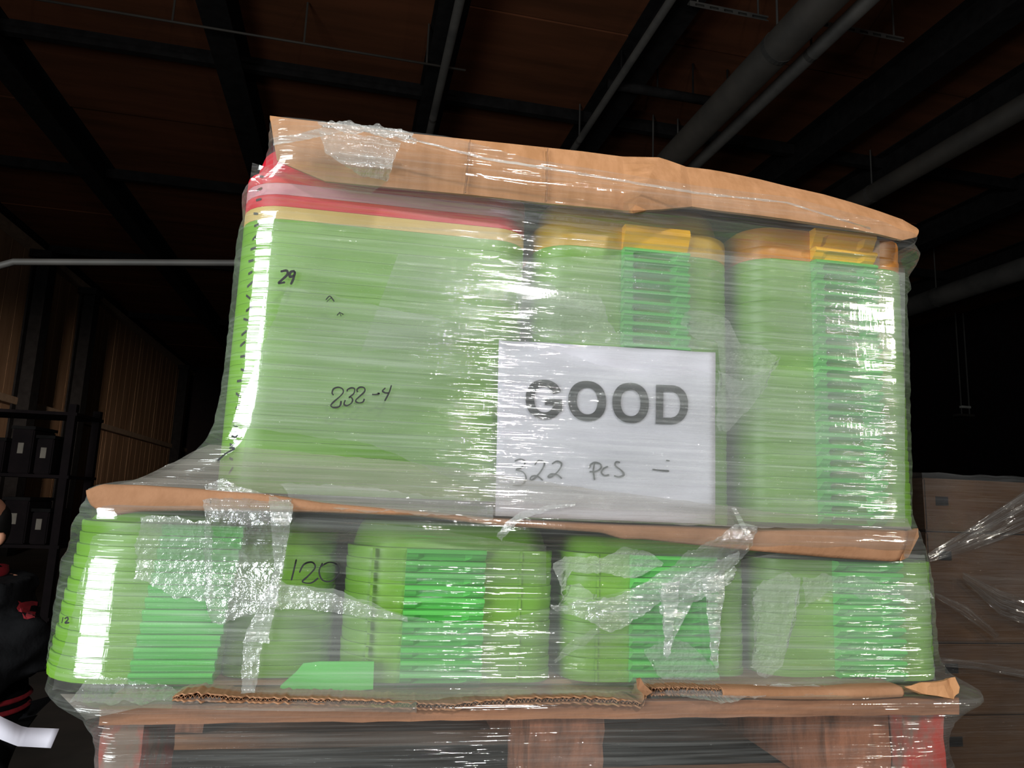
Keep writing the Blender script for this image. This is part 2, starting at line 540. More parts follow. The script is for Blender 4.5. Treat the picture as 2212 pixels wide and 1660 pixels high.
# small hanging lamp far away on the other side
lp = at(2085, 880, 16.0)
lamp = thing('hanging_lamp', 'small white strip lamp hanging on two rods far above the cartons', 'lamp', lp)
m_ = MB(); m_.box(-0.14, 0.14, -0.05, 0.05, -0.03, 0.03); m_.build('housing', M_LAMPW, lamp, bevel=0.008)
m_ = MB(); m_.box(-0.3, 0.3, -0.12, 0.12, -0.26, -0.2); m_.build('reflector', M_DUCT, lamp, bevel=0.01)
for s in (-1, 1):
    m_ = MB(); m_.tube([(s * 0.12, 0, -0.2), (s * 0.12, 0, ZC - lp.z + 0.1)], 0.02, 6); m_.build('rod', M_PIPE, lamp)

# dark rack with odds and ends by the left wall
rk = at(40, 1000, 7.0)
rack = thing('steel_rack', 'dark iron rack full of odds and ends by the clad wall', 'rack', (rk.x, 7.0, 0))
for sx in (-0.75, 0.55):
    for sy in (-0.3, 0.3):
        m_ = MB(); m_.box(sx - 0.035, sx + 0.035, sy - 0.035, sy + 0.035, 0, 2.28); m_.build('post', M_DARK, rack)
for z in (0.3, 0.95, 1.6, 2.2):
    m_ = MB(); m_.box(-0.8, 0.6, -0.34, 0.34, z - 0.03, z); m_.build('shelf', M_DARK, rack)
stuff_px = [(10, 1000, 0.34, 0.3), (75, 1000, 0.26, 0.42), (122, 1000, 0.2, 0.34), (5, 1110, 0.3, 0.36), (68, 1110, 0.3, 0.4), (120, 1110, 0.2, 0.3)]
names = ['dark carton with a pale tag on the upper shelf of the iron rack', 'tall black crate on the upper shelf of the iron rack', 'narrow dark box at the rack end nearest the clad wall panel',
         'low dark box on the middle rack shelf', 'square black crate on the middle rack shelf', 'small dark box on the middle rack shelf, beside the film']
for (px, py, w, h), nm in zip(stuff_px, names):
    w *= 0.75
    p = at(px, py, 7.0)
    zb = max(z for z in (0.3, 0.95, 1.6, 2.2) if z < p.z)
    t = thing('storage_crate', nm, 'crate', (p.x, 6.92, zb + 0.002), random.uniform(-0.1, 0.1), 'crates on the iron rack')
    m_ = MB(); m_.box(-w / 2, w / 2, -0.2, 0.2, 0, h); m_.build('body', M_DARK, t, bevel=0.01)
    m_ = MB(); m_.box(-w / 2 - 0.01, w / 2 + 0.01, -0.21, 0.21, h, h + 0.03); m_.build('lid', M_BEAM, t)
    m_ = MB(); m_.box(-0.03, 0.02, -0.206, -0.2, h * 0.45, h * 0.45 + 0.1); m_.build('tag', M_PALE, t)

# ------------------------------------------------------------------ wrapped cartons behind, on the right side
cy = 0.95
cl = at(2008, 1300, cy)
ctop = at(2100, 1036, cy).z
cp = thing('carton_pallet', 'plain wooden pallet under the film-wrapped brown cartons', 'pallet', (cl.x + 0.5, cy + 0.4, 0))
for i in range(5):
    m_ = MB(); m_.box(-0.52, 0.52, -0.4 + i * 0.17, -0.28 + i * 0.17, 0.115, 0.14); m_.build('deck_board', M_WOOD, cp)
for sx in (-0.45, 0, 0.45):
    for sy in (-0.34, 0.0, 0.34):
        m_ = MB(); m_.box(sx - 0.06, sx + 0.06, sy - 0.06, sy + 0.06, 0, 0.115); m_.build('block', M_WOOD, cp)
rows = [0.142]
zs = [at(2100, yy, cy).z for yy in (1548, 1392, 1152)]
hh = zs[1] - zs[0]
z = zs[0]
low = []
while z - hh > 0.2:
    low.append(z); z -= hh
low.append(z)
rows = [0.142] + low[::-1] + [zs[1], zs[2], ctop]
word = ['bottom', 'second', 'third', 'fourth', 'fifth', 'sixth', 'seventh', 'eighth', 'ninth', 'tenth', 'eleventh', 'twelfth', 'thirteenth']
for ri, (za, zb) in enumerate(zip(rows, rows[1:])):
    off = 0.0 if ri % 2 == 0 else 0.03
    nn = len(rows) - 2 - ri
    for ci in range(2):
        x0 = cl.x + 0.004 + ci * 0.36; x1 = x0 + 0.352
        lvl = ['topmost', 'second from the top', 'third from the top', 'fourth from the top', 'fifth from the top', 'sixth from the top', 'seventh from the top', 'eighth from the top', 'ninth from the top'][nn]
        side = 'by the aisle gap' if ci == 0 else 'away from the aisle gap'
        t = thing('cardboard_carton', 'brown carton, %s in the wrapped column %s' % (lvl, side), 'carton', ((x0 + x1) / 2, cy + 0.2, za + 0.002), 0, 'wrapped brown cartons')
        h_ = zb - za - 0.004
        m_ = MB(); m_.box(-0.174, 0.174, -0.195, 0.195, 0, h_); m_.build('box', M_CARTON, t, bevel=0.004)
        m_ = MB(); m_.box(-0.174, 0.174, -0.03, 0.03, h_, h_ + 0.0006); m_.build('tape', M_TAPE, t)
        m_ = MB(); m_.box(-0.14, -0.10, -0.1956, -0.195, h_ - 0.075, h_ - 0.05); m_.build('printed_mark', M_PRINT, t)


def wrap_box(name, x0, x1, y0, y1, z0, z1, mat, label, rad=0.02, nz=60):
    vs, fs, uv = [], [], []
    loop = []
    for i in range(30):
        loop.append((x0 + (x1 - x0) * i / 29, y0, (x1 - x0) * i / 29))
    for i in range(1, 12):
        loop.append((x1, y0 + (y1 - y0) * i / 11, (x1 - x0) + (y1 - y0) * i / 11))
    for i in range(1, 12):
        loop.append((x1 + (x0 - x1) * i / 11, y1, 2.0 + i * 0.05))
    for i in range(1, 12):
        loop.append((x0, y1 + (y0 - y1) * i / 11, 3.0 + i * 0.05))
    n = len(loop)
    for j in range(nz + 1):
        z = z0 + (z1 - z0) * j / nz
        for i, (x, y, u) in enumerate(loop):
            d = 0.006 * noise.noise((x * 6, y * 6, z * 9))
            cx, cy_ = (x0 + x1) / 2, (y0 + y1) / 2
            k = 1 + d / 0.3
            vs.append((cx + (x - cx) * k, cy_ + (y - cy_) * k, z + (0.008 * noise.noise((x * 14, y * 14, 3)) if j == nz else 0)))
            uv.append((u, z))
    for j in range(nz):
        for i in range(n - 1):
            fs.append((j * n + i, j * n + i + 1, (j + 1) * n + i + 1, (j + 1) * n + i))
    me = mesh(name, vs, fs)
    ul = me.uv_layers.new(name='UVMap')
    for l in me.loops:
        ul.data[l.index].uv = uv[l.vertex_index]
    return tag(link(name, me, mat, None, True), label, 'plastic film')


far_film = wrap_box('stretch_film', cl.x - 0.012, cl.x + 0.74, cy - 0.014, cy + 0.42, 0.02, ctop + 0.012, F_FAR, 'clear film wound around the brown cartons, shining in slanted streaks')



def far_layer(top, bot, y, nx, ny, seed):  # extra folds on the carton film, added and shaped to catch slanted glints
    T, B = lerp_poly([(a, b, 0) for a, b in top], nx), lerp_poly([(a, b, 0) for a, b in bot], nx)
    vs, fs, uv = [], [], []
    for i in range(nx):
        for j in range(ny):
            p = B[i].lerp(T[i], j / (ny - 1))
            q = at(p.x, p.y, y - 0.004 - 0.02 * abs(noise.noise((i * 0.06 + seed, j * 1.1, seed))))
            vs.append(q); uv.append((i / nx * 0.3 + seed, j / ny * 0.12))
    for i in range(nx - 1):
        for j in range(ny - 1):
            fs.append((i * ny + j, (i + 1) * ny + j, (i + 1) * ny + j + 1, i * ny + j + 1))
    me = mesh('gathered_fold', vs, fs)
    ul = me.uv_layers.new(name='UVMap')
    for l in me.loops:
        ul.data[l.index].uv = uv[l.vertex_index]
    return link('gathered_fold', me, F_FAR2, far_film, True)


F_FAR2 = film('film_cartons_glint', 0.02, 0.14, 0.05, 0.32, 0.16, 0.0, 0.0016, 3.7)
far_layer([(2004, 1196), (2110, 1130), (2290, 1010)], [(2010, 1216), (2110, 1186), (2290, 1120)], cy - 0.018, 60, 24, 1.0)
far_layer([(2080, 1236), (2160, 1276), (2290, 1316)], [(2080, 1252), (2160, 1330), (2290, 1380)], cy - 0.018, 60, 24, 2.0)
far_layer([(2020, 1280), (2090, 1310), (2160, 1372)], [(2020, 1290), (2080, 1330), (2150, 1380)], cy - 0.02, 40, 14, 3.0)
far_layer([(2030, 1420), (2120, 1432), (2290, 1462)], [(2030, 1440), (2120, 1448), (2290, 1480)], cy - 0.02, 40, 14, 4.0)

# ------------------------------------------------------------------ platform and pallet under the load
DZ0 = at(1200, 1543, -0.03).z       # underside of the deck boards
DZ1 = DZ0 + 0.018
PX0, PX1 = at(203, 1600, -0.03).x, at(2052, 1600, -0.03).x
PB = DZ0 - 0.115
mb = MB(); mb.box(PX0 - 0.05, PX1 + 0.05, -0.02, 0.62, 0.0, PB - 0.001)
struct(mb.build('trim_1', M_BEAM))
pal = thing('wooden_pallet', 'worn wooden pallet with red painted corner blocks under the wrapped green bins', 'pallet', ((PX0 + PX1) / 2, 0.3, PB))
po = Vector(pal.location)


def rough_box(mb, x0, x1, y0, y1, z0, z1, amp, seed, nx=24, ny=2, nz=3):
    """box whose faces wander a little like sawn, chipped wood"""
    bm = bmesh.new()
    vs = {}
    def V(i, j, k):
        if (i, j, k) not in vs:
            p = Vector((x0 + (x1 - x0) * i / nx, y0 + (y1 - y0) * j / ny, z0 + (z1 - z0) * k / nz))
            q = Vector((p.x * 25, p.y * 25, p.z * 60 + seed))
            p += Vector((noise.noise(q), noise.noise(q + Vector((9, 2, 5))), noise.noise(q + Vector((3, 7, 1))))) * amp
            vs[(i, j, k)] = bm.verts.new(p)
        return vs[(i, j, k)]
    for i in range(nx):
        for j in range(ny):
            for k in (0, nz):
                bm.faces.new((V(i, j, k), V(i + 1, j, k), V(i + 1, j + 1, k), V(i, j + 1, k)))
        for k in range(nz):
            for j in (0, ny):
                bm.faces.new((V(i, j, k), V(i + 1, j, k), V(i + 1, j, k + 1), V(i, j, k + 1)))
    for j in range(ny):
        for k in range(nz):
            for i in (0, nx):
                bm.faces.new((V(i, j, k), V(i, j + 1, k), V(i, j + 1, k + 1), V(i, j, k + 1)))
    bmesh.ops.recalc_face_normals(bm, faces=bm.faces)
    me = bpy.data.meshes.new('wood')
    bm.to_mesh(me); bm.free()
    return me


def rb(name, mat, parent, *a, **k):
    return link(name, rough_box(None, *a, **k), mat, parent)


bx0, bx1 = at(215, 1540, -0.05).x - po.x, at(2072, 1520, -0.05).x - po.x
for i in range(5):
    y0 = -0.35 + i * 0.135
    rb('deck_board', M_WOOD, pal, bx0, bx1, y0, y0 + 0.11, DZ0 - PB, DZ1 - PB, 0.0016, i * 3.1, nx=60)
blk = [(at(212, 1620, -0.04).x, at(302, 1620, -0.04).x, M_RED), (at(1145, 1620, -0.04).x, at(1306, 1620, -0.04).x, M_BLOCK), (at(1958, 1620, -0.04).x, at(2048, 1620, -0.04).x, M_RED)]
for bi, (xa, xb, mt) in enumerate(blk):
    for yi, y0 in enumerate((-0.335, -0.06, 0.2)):
        o = rb('block', mt if yi == 0 else M_BLOCK, pal, xa - po.x, xb - po.x, y0, y0 + 0.13, 0.02, DZ0 - PB - 0.001, 0.003, bi * 5 + yi, nx=8, ny=8, nz=6)
        if yi == 0 and mt is M_RED:
            o['label'] = 'block with worn red paint'
for yi, y0 in enumerate((-0.335, -0.06, 0.2)):
    rb('bottom_board', M_WOOD, pal, blk[0][0] - po.x, blk[2][1] - po.x, y0, y0 + 0.12, 0.0, 0.0195, 0.001, 40 + yi, nx=30)
# side cheek of the stringer next to the far corner block
rb('side_board', M_BLOCK, pal, at(1790, 1620, -0.02).x - po.x, blk[2][0] - po.x - 0.003, -0.315, 0.3, 0.02, DZ0 - PB - 0.001, 0.002, 77, nx=6, ny=10, nz=5)

# ------------------------------------------------------------------ cardboard sheets
def lip_sheet(name, top, bot, label, mat, ydepth, back, thick=0.004, n=120, wob=0.0015, seed=0, parent=None, cat='cardboard'):
    """sheet of cardboard: a face between two photograph-pixel polylines at the front, folded back over the load"""
    T, B = lerp_poly([(p[0], p[1], p[2] if len(p) > 2 else ydepth) for p in top], n), lerp_poly([(p[0], p[1], p[2] if len(p) > 2 else ydepth) for p in bot], n)
    vs, fs, m = [], [], 9
    for i in range(n):
        for j in range(m):
            t = j / (m - 1)
            p = B[i].lerp(T[i], t)
            q = at(p.x, p.y, p.z)
            q.y += wob * 2 * noise.noise((q.x * 18, q.z * 30, seed)) - 0.003 * sin(pi * t)
            vs.append(q)
        q = at(T[i].x, T[i].y, T[i].z)
        vs.append(Vector((q.x, q.y + 0.01, q.z + 0.001)))
        for y in back:
            vs.append(Vector((q.x + (y - q.y) * 0.0, y, q.z + 0.001)))
    k = m + 1 + len(back)
    for i in range(n - 1):
        for j in range(k - 1):
            fs.append((i * k + j, (i + 1) * k + j, (i + 1) * k + j + 1, i * k + j + 1))
    me = mesh(name, vs, fs)
    o = link(name, me, mat, parent, True)
    md = o.modifiers.new('thickness', 'SOLIDIFY'); md.thickness = thick; md.offset = -1
    if label:
        tag(o, label, cat)
    return o


# base sheet on the deck (plain part), then its torn front edge with the open flutes
base_sheet = thing('corrugated_sheet', 'torn corrugated sheet with open flutes lying on the pallet deck', 'cardboard', (0, 0, 0))
mb = MB(); mb.box(PX0 + 0.03, PX1 - 0.03, 0.02, 0.55, DZ1 + 0.0015, DZ1 + 0.0065)
mb.build('sheet', M_KRAFT2, base_sheet)
edge_top = [(372, 1508), (390, 1500), (420, 1497), (520, 1506), (640, 1509), (800, 1513), (870, 1518), (985, 1522), (1000, 1518), (1120, 1508), (1240, 1506), (1330, 1510), (1388, 1518), (1395, 1494)]
edge_bot = [(372, 1514), (390, 1515), (420, 1516), (520, 1518), (640, 1521), (800, 1527), (870, 1532), (985, 1535), (1000, 1531), (1120, 1524), (1240, 1520), (1330, 1524), (1388, 1529), (1398, 1508)]


def flute(name, top, bot, y0, mat, parent, wave=0.0042, seed=0):
    n = 420
    T, B = lerp_poly([(a, b, 0) for a, b in top], n), lerp_poly([(a, b, 0) for a, b in bot], n)
    mb = MB()
    for which in (0, 1, 2):
        vs, fs = [], []
        for i in range(n):
            j1, j2 = noise.noise((i * 0.05, seed, 1)), noise.noise((i * 0.21, seed, 5))
            yy = y0 + 0.003 * j1
            a, b = at(T[i].x, T[i].y, yy), at(B[i].x, B[i].y, yy)
            c = (a + b) / 2; hh = max((a.z - b.z) / 2, 0.0015)
            if which == 0:
                zc, th = c.z + hh * 0.9 + 0.0012 * j2, 0.0007
            elif which == 1:
                zc, th = c.z - hh * 0.9 + 0.0012 * j2, 0.0008
            else:
                s = c.x / wave
                zc, th = c.z + hh * 0.75 * sin(s * 2 * pi) * (0.7 + 0.5 * j1), 0.0005
            yf = yy + 0.004 * j2 + (0.003 if which == 2 else 0)
            for (yq, zq) in ((yf, zc - th), (yf, zc + th), (yf + 0.035, zc + th), (yf + 0.035, zc - th)):
                vs.append((c.x, yq, zq))
        for i in range(n - 1):
            for q in range(4):
                fs.append((i * 4 + q, (i + 1) * 4 + q, (i + 1) * 4 + (q + 1) % 4, i * 4 + (q + 1) % 4))
        mb.add(vs, fs)
    o = mb.build(name, mat, parent)
    return o


flute('torn_edge', edge_top, edge_bot, -0.058, M_KRAFT2, base_sheet)
flute('torn_edge', [(1404, 1487), (1470, 1484), (1540, 1487), (1640, 1492)], [(1402, 1503), (1470, 1502), (1540, 1504), (1640, 1508)], -0.05, M_KRAFT2, base_sheet, seed=4)
# small tongue sticking up and the flap folded over the edge
m_ = MB(); pts = [at(1376, 1468, -0.06), at(1384, 1466, -0.058), at(1392, 1480, -0.058), at(1410, 1496, -0.055), at(1396, 1505, -0.055), at(1378, 1490, -0.06)]
m_.add(pts + [p + Vector((0, 0.003, 0)) for p in pts], [(0, 1, 2, 3, 4, 5), (11, 10, 9, 8, 7, 6)] + [(i, (i + 1) % 6, (i + 1) % 6 + 6, i + 6) for i in range(6)])
m_.build('torn_tongue', M_KRAFT2, base_sheet)
lip_sheet('front_flap', [(1560, 1488), (1700, 1490), (1800, 1490), (1880, 1487), (1950, 1486)], [(1560, 1508), (1700, 1512), (1800, 1514), (1880, 1512), (1950, 1508)], None, M_KRAFT2, -0.052, (0.05, 0.1), 0.002, parent=base_sheet, seed=3)
# torn crumpled corner piece
def faceted(name, poly, y, mat, parent, amp, seed, thick=0.004):
    bm = bmesh.new()
    vs = [bm.verts.new(at(a, b, y)) for a, b in poly]
    bm.faces.new(vs)
    bmesh.ops.triangulate(bm, faces=bm.faces)
    bmesh.ops.subdivide_edges(bm, edges=bm.edges, cuts=2, use_grid_fill=True)
    for v in bm.verts:
        v.co.y += amp * noise.noise((v.co.x * 45, v.co.z * 20, seed))
    me = bpy.data.meshes.new(name); bm.to_mesh(me); bm.free()
    o = link(name, me, mat, parent)
    md = o.modifiers.new('thickness', 'SOLIDIFY'); md.thickness = thick
    return o


faceted('torn_corner', [(1960, 1488), (1990, 1475), (2040, 1470), (2064, 1465), (2067, 1485), (2064, 1497), (2050, 1510), (2020, 1503), (1985, 1500)], -0.055, M_KRAFT, base_sheet, 0.02, 2.0)

# middle sheet between the tiers
mid = lip_sheet('tier_sheet', [(186, 1060), (215, 1048), (300, 1050), (420, 1058), (560, 1068), (700, 1088), (900, 1105), (1070, 1122), (1200, 1130), (1350, 1137), (1540, 1143), (1640, 1148), (1800, 1146), (1930, 1146), (1962, 1148)],
                [(196, 1092), (232, 1118), (300, 1106), (420, 1104), (560, 1106), (700, 1108), (900, 1116), (1070, 1136), (1160, 1142), (1300, 1152), (1345, 1166), (1390, 1166), (1540, 1182), (1640, 1192), (1800, 1206), (1930, 1214), (1946, 1212)],
                'brown cardboard slip sheet with a drooping lip between the two tiers of bins', M_KRAFT2, -0.042, (0.03, 0.2, 0.4), 0.005, n=160, seed=5)
m_ = MB(); a = [at(1946, 1212, -0.043), at(1962, 1148, -0.043), at(1983, 1142, -0.03), at(1985, 1160, -0.03), at(1962, 1205, -0.03)]
m_.add(a + [p + Vector((0, 0.006, 0)) for p in a], [(0, 1, 2, 3, 4), (9, 8, 7, 6, 5)] + [(i, (i + 1) % 5, (i + 1) % 5 + 5, i + 5) for i in range(5)])
m_.build('cut_end', M_KRAFT, mid)

# ------------------------------------------------------------------ bins
def outline(w, d, rfl, rfr, rbk=0.03, inset=0.0, seg=7):
    """rounded rectangle, front edge on y=0, x 0..w; counter-clockwise seen from above"""
    pts = []
    x0, x1, y0, y1 = inset, w - inset, inset, d - inset
    for cx, cy_, r, a0 in ((x1 - max(rfr - inset, .004), y0 + max(rfr - inset, .004), max(rfr - inset, .004), -pi / 2), (x1 - rbk, y1 - rbk, rbk, 0), (x0 + rbk, y1 - rbk, rbk, pi / 2), (x0 + max(rfl - inset, .004), y0 + max(rfl - inset, .004), max(rfl - inset, .004), pi)):
        for k in range(seg + 1):
            a = a0 + (pi / 2) * k / seg
            pts.append((cx + r * cos(a), cy_ + r * sin(a)))
    return pts


def rim_mesh(w, d, rfl, rfr, p, bulge=1.0):
    prof = [(0.0032, 0.0001), (0.0014, p * 0.3), (0.0005, p * 0.62), (0.0, p * 0.8), (0.0006, p * 0.93), (0.0022, p - 0.0002), (0.016, p - 0.0002), (0.018, p * 0.5), (0.016, 0.0001)]
    prof = [(a * bulge if a < 0.01 else a, b) for a, b in prof]
    vs, fs = [], []
    for ins, z in prof:
        vs += [(x, y, z) for x, y in outline(w, d, rfl, rfr, 0.03, ins)]
    n, m = len(vs) // len(prof), len(prof)
    for j in range(m):
        for i in range(n):
            fs.append((j * n + i, j * n + (i + 1) % n, ((j + 1) % m) * n + (i + 1) % n, ((j + 1) % m) * n + i))
    me = mesh('rim', vs, fs)
    for q in me.polygons:
        q.use_smooth = True
    me.set_sharp_from_angle(angle=radians(32))
    return me


def handle_mesh(w, p, recess, lip=0.009):
    """ledge-shaped grip: a sloping face under a proud lip, with a recess between two tabs"""
    e = 0.0004
    if recess > 0:
        xs = [0, w * 0.14, w * 0.22, w * 0.74, w * 0.82, w]
        rec = [0, 0, recess, recess, 0, 0]
    else:
        xs = [0, w * 0.5, w]
        rec = [0, 0, 0]
    vs, fs = [], []
    for x, r in zip(xs, rec):
        r = r * lip
        prof = [(-0.0015, e), (-lip * 0.55 + r, p * 0.3), (-lip * 0.8 + r, p * 0.55), (-lip, p * 0.66), (-lip - 0.0006, p * 0.8), (-lip * 0.86, p - e), (0.002, p - e), (0.002, e)]
        vs += [(x, yy, zz) for yy, zz in prof]
    m = 8
    for i in range(len(xs) - 1):
        for j in range(m):
            fs.append((i * m + j, (i + 1) * m + j, (i + 1) * m + (j + 1) % m, i * m + (j + 1) % m))
    fs.append(tuple(range(m))[::-1]); fs.append(tuple((len(xs) - 1) * m + j for j in range(m)))
    return mesh('handle', vs, fs)


def tub_mesh(w, d, rfl, rfr, h):
    lv = [(0.006, 0.0), (0.010, h * 0.5), (0.014, h * 0.8), (0.02, h * 0.94), (0.032, h)]
    vs, fs = [], []
    for ins, z in lv:
        vs += [(x, y, z) for x, y in outline(w, d, rfl + 0.012, rfr + 0.012, 0.045, ins)]
    n = len(vs) // len(lv)
    for j in range(len(lv) - 1):
        for i in range(n):
            fs.append((j * n + i, j * n + (i + 1) % n, (j + 1) * n + (i + 1) % n, (j + 1) * n + i))
    fs.append(tuple((len(lv) - 1) * n + i for i in range(n)))
    return mesh('tub', vs, fs)


ORD = ['topmost', 'second', 'third', 'fourth', 'fifth', 'sixth', 'seventh', 'eighth', 'ninth', 'tenth', 'eleventh', 'twelfth', 'thirteenth', 'fourteenth', 'fifteenth', 'sixteenth', 'seventeenth', 'eighteenth',
       'nineteenth', 'twentieth', 'twenty-first', 'twenty-second', 'twenty-third', 'twenty-fourth', 'twenty-fifth', 'twenty-sixth', 'twenty-seventh', 'twenty-eighth', 'twenty-ninth', 'thirtieth']


def stack(px0, px1, yref, ztop, zbot, count, phrase, group, front=0.0, depth=0.5, rfl=0.045, rfr=0.045, handle=None, recess=0.0, tops=(), tub=0.0, tub_mat=None, lean=0.0, ribs=(), tally=None, bulge=0.38, lip=0.009):
    """one stack of nested upside-down bins. tops: list of (wall material, handle material, colour word, height factor) for the bins above the green ones"""
    x0, x1 = at(px0, yref, front + 0.02).x, at(px1, yref, front + 0.02).x
    w = x1 - x0
    if zbot < 1.4:
        zbot = max(zbot, DZ1 + 0.0072)
    p = (ztop - zbot) / count
    me_rim = rim_mesh(w, depth, rfl, rfr, p, bulge)
    me_h = None
    if handle:
        hx0, hx1 = at(handle[0], yref, front).x - x0, at(handle[1], yref, front).x - x0
        me_h = handle_mesh(hx1 - hx0, p, recess, lip)
    items = []
    z = zbot
    for i in range(count):
        items.append((z, p, M_GREEN, M_HANDLE, 'green')); z += p
    for wm, hm, cw, hf in tops:
        items.append((z, p * hf, wm, hm, cw)); z += p * hf
    N = len(items)
    cache = {}
    for i, (zz, ph, wm, hm, cw) in enumerate(items):
        o_ = ORD[N - 1 - i]
        lab = '%s bin, %s in the %s' % (cw, o_ if o_ == 'topmost' else o_ + ' from the top', phrase)
        jx = random.uniform(-0.0012, 0.0012) * bulge
        t = thing('storage_bin', lab, 'bin', (x0 + jx + lean * (zz - zbot), front + random.uniform(0, 0.0012 * bulge), zz), 0, group)
        key = (wm.name, round(ph, 5))
        if key not in cache:
            me = me_rim.copy() if ph == p else rim_mesh(w, depth, rfl, rfr, ph, bulge)
            me.materials.clear(); me.materials.append(wm)
            mh = None
            if handle:
                mh = handle_mesh(hx1 - hx0, ph, recess if cw == 'green' else (0.25 if 'orange' in cw else 0.0), lip)
                mh.materials.append(hm)
            cache[key] = (me, mh)
        me, mh = cache[key]
        link('rim', me, None, t)
        if mh:
            h = link('handle', mh, None, t); h.location = (hx0, 0, 0)
        for rx in ribs:
            m_ = MB(); xx = at(rx, yref, front).x - x0
            m_.box(xx - 0.0015, xx + 0.0015, -0.0012, 0.004, 0.001, ph - 0.0012); m_.build('rib', wm, t)
        if tally:
            tx, ty = tally(i, N)
            if tx is not None:
                m_ = MB()
                r = rfl
                a = pi + tx
                cx, cyy = r, r
                L = random.uniform(0.09, 0.16)
                pts = []
                zc = ph * random.uniform(0.45, 0.65); sl = random.uniform(-0.0012, 0.0018)
                for k in range(5):
                    aa = a - L / 2 + L * k / 4
                    for dz in (-0.0014, 0.0014):
                        pts.append((cx + (r + 0.0008) * cos(aa), cyy + (r + 0.0008) * sin(aa), zc + dz + sl * (k - 2)))
                m_.add(pts, [(2 * k, 2 * k + 1, 2 * k + 3, 2 * k + 2) for k in range(4)])
                m_.build('tally_mark', M_INK, t)
        if i == N - 1 and tub:
            tb = tub_mesh(w, depth, rfl, rfr, tub)
            link('tub', tb, tub_mat or wm, t, True).location = (0, 0, ph)
    return x0, w, z


zA1, zA0 = at(800, 492, 0).z, at(800, 1082, 0).z
stack(487, 1128, 760, zA1, zA0 + 0.004, 22, 'smooth corner stack with black tally dashes', 'bins in the smooth corner stack', rfl=0.055, rfr=0.04,
      tops=[(M_TAN, M_TAN, 'tan', 1.1), (M_REDB, M_REDB, 'red', 1.0), (M_PINK, M_PINK, 'pale pink', 1.0), (M_REDB, M_REDB, 'bright red', 1.0)], tub=0.045, bulge=0.03,
      tally=lambda i, N: (0.92 + random.uniform(-0.05, 0.05), 0))
zB1, zB0 = at(1410, 546, 0).z, at(1410, 1138, 0).z
stack(1150, 1582, 760, zB1, zB0 + 0.003, 25, 'stack behind the white paper sheet', 'bins behind the white sheet', rfl=0.05, rfr=0.05, handle=(1340, 1482), recess=0.9, lip=0.0145,
      tops=[(M_YELL, M_YHAND, 'yellow', 2.2)], tub=0.042)
zC1, zC0 = at(1820, 572, 0).z, at(1820, 1140, 0).z
stack(1604, 1962, 760, zC1, zC0 + 0.003, 24, 'upper corner stack under the drooping cap end', 'bins in the far upper corner stack', rfl=0.045, rfr=0.045, handle=(1757, 1890), recess=0.9, lip=0.0145,
      tops=[(M_ORAN, M_YHAND, 'orange', 1.2), (M_ORAN, M_YHAND, 'dark orange', 1.8)])
zD1, zD0 = at(300, 1130, 0).z, at(280, 1480, 0).z
stack(62, 474, 1400, zD1, zD0, 13, 'lower corner stack numbered twelve in ink', 'bins in the lower inked corner stack', rfl=0.085, rfr=0.02, handle=(288, 468), lean=0.11, tub=0.01,
      tally=lambda i, N: (0.38 + random.uniform(-0.04, 0.04), 0), lip=0.008)
zE1, zE0 = at(600, 1150, 0.02).z, at(600, 1492, 0.02).z
stack(488, 716, 1300, zE1, zE0, 12, 'recessed lower stack behind the handwritten 120', 'bins in the recessed lower stack', front=0.025, rfl=0.03, rfr=0.05, tub=0.012, depth=0.45)
zF1, zF0 = at(950, 1186, 0).z, at(950, 1502, 0).z
stack(738, 1192, 1300, zF1, zF0, 11, 'lower stack with bare bright grips', 'bins in the bare lower stack', rfl=0.06, rfr=0.03, handle=(872, 1043), recess=0.35, tub=0.03, ribs=(800, 1122), lip=0.0145)
zG1, zG0 = at(1450, 1200, 0).z, at(1450, 1492, 0).z
stack(1216, 1612, 1300, zG1, zG0, 11, 'lower stack behind the torn hanging film', 'bins behind the torn film', rfl=0.04, rfr=0.04, handle=(1360, 1540), recess=0.3, tub=0.02, lip=0.0145, ribs=(1290,))
zH1, zH0 = at(1870, 1213, 0).z, at(1870, 1480, 0).z
stack(1634, 2026, 1300, zH1, zH0, 11, 'lower corner stack beside the brown cartons', 'bins in the lower carton-side corner stack', rfl=0.045, rfr=0.05, handle=(1800, 1938), recess=0.5, lip=0.0145)

# loose bright green piece low in front of the dark gap
gp = [(600, 1503), (606, 1482), (640, 1452), (655, 1434), (690, 1430), (808, 1430), (806, 1490), (778, 1492), (778, 1520), (690, 1514)]
m_ = MB(); a = [at(x, y, -0.012) for x, y in gp]; n_ = len(a)
m_.add(a + [p + Vector((0, 0.003, 0)) for p in a], [tuple(range(n_)), tuple(range(2 * n_ - 1, n_ - 1, -1))] + [(i, (i + 1) % n_, (i + 1) % n_ + n_, i + n_) for i in range(n_)])
tag(m_.build('plastic_offcut', M_HANDLE), 'flat bright green plastic offcut standing low on the torn sheet', 'plastic piece')

# ------------------------------------------------------------------ cardboard cap
cap_top = [(583, 250, -0.012), (700, 263, -0.016), (880, 286, -0.018), (1015, 301, -0.018), (1200, 320, -0.018), (1380, 343, -0.018), (1470, 357, -0.026), (1560, 372, -0.02), (1640, 387, -0.018), (1780, 420, -0.02), (1900, 456, -0.028), (1950, 474, -0.032), (1976, 492, -0.034)]
cap_bot = [(598, 346, -0.02), (700, 392, -0.028), (850, 404, -0.034), (1005, 421, -0.036), (1200, 441, -0.04), (1300, 450, -0.042), (1345, 455, -0.04), (1365, 456, -0.078), (1430, 452, -0.062), (1495, 446, -0.044), (1560, 456, -0.045), (1720, 476, -0.046), (1880, 501, -0.048), (1950, 519, -0.048), (1982, 512, -0.044)]


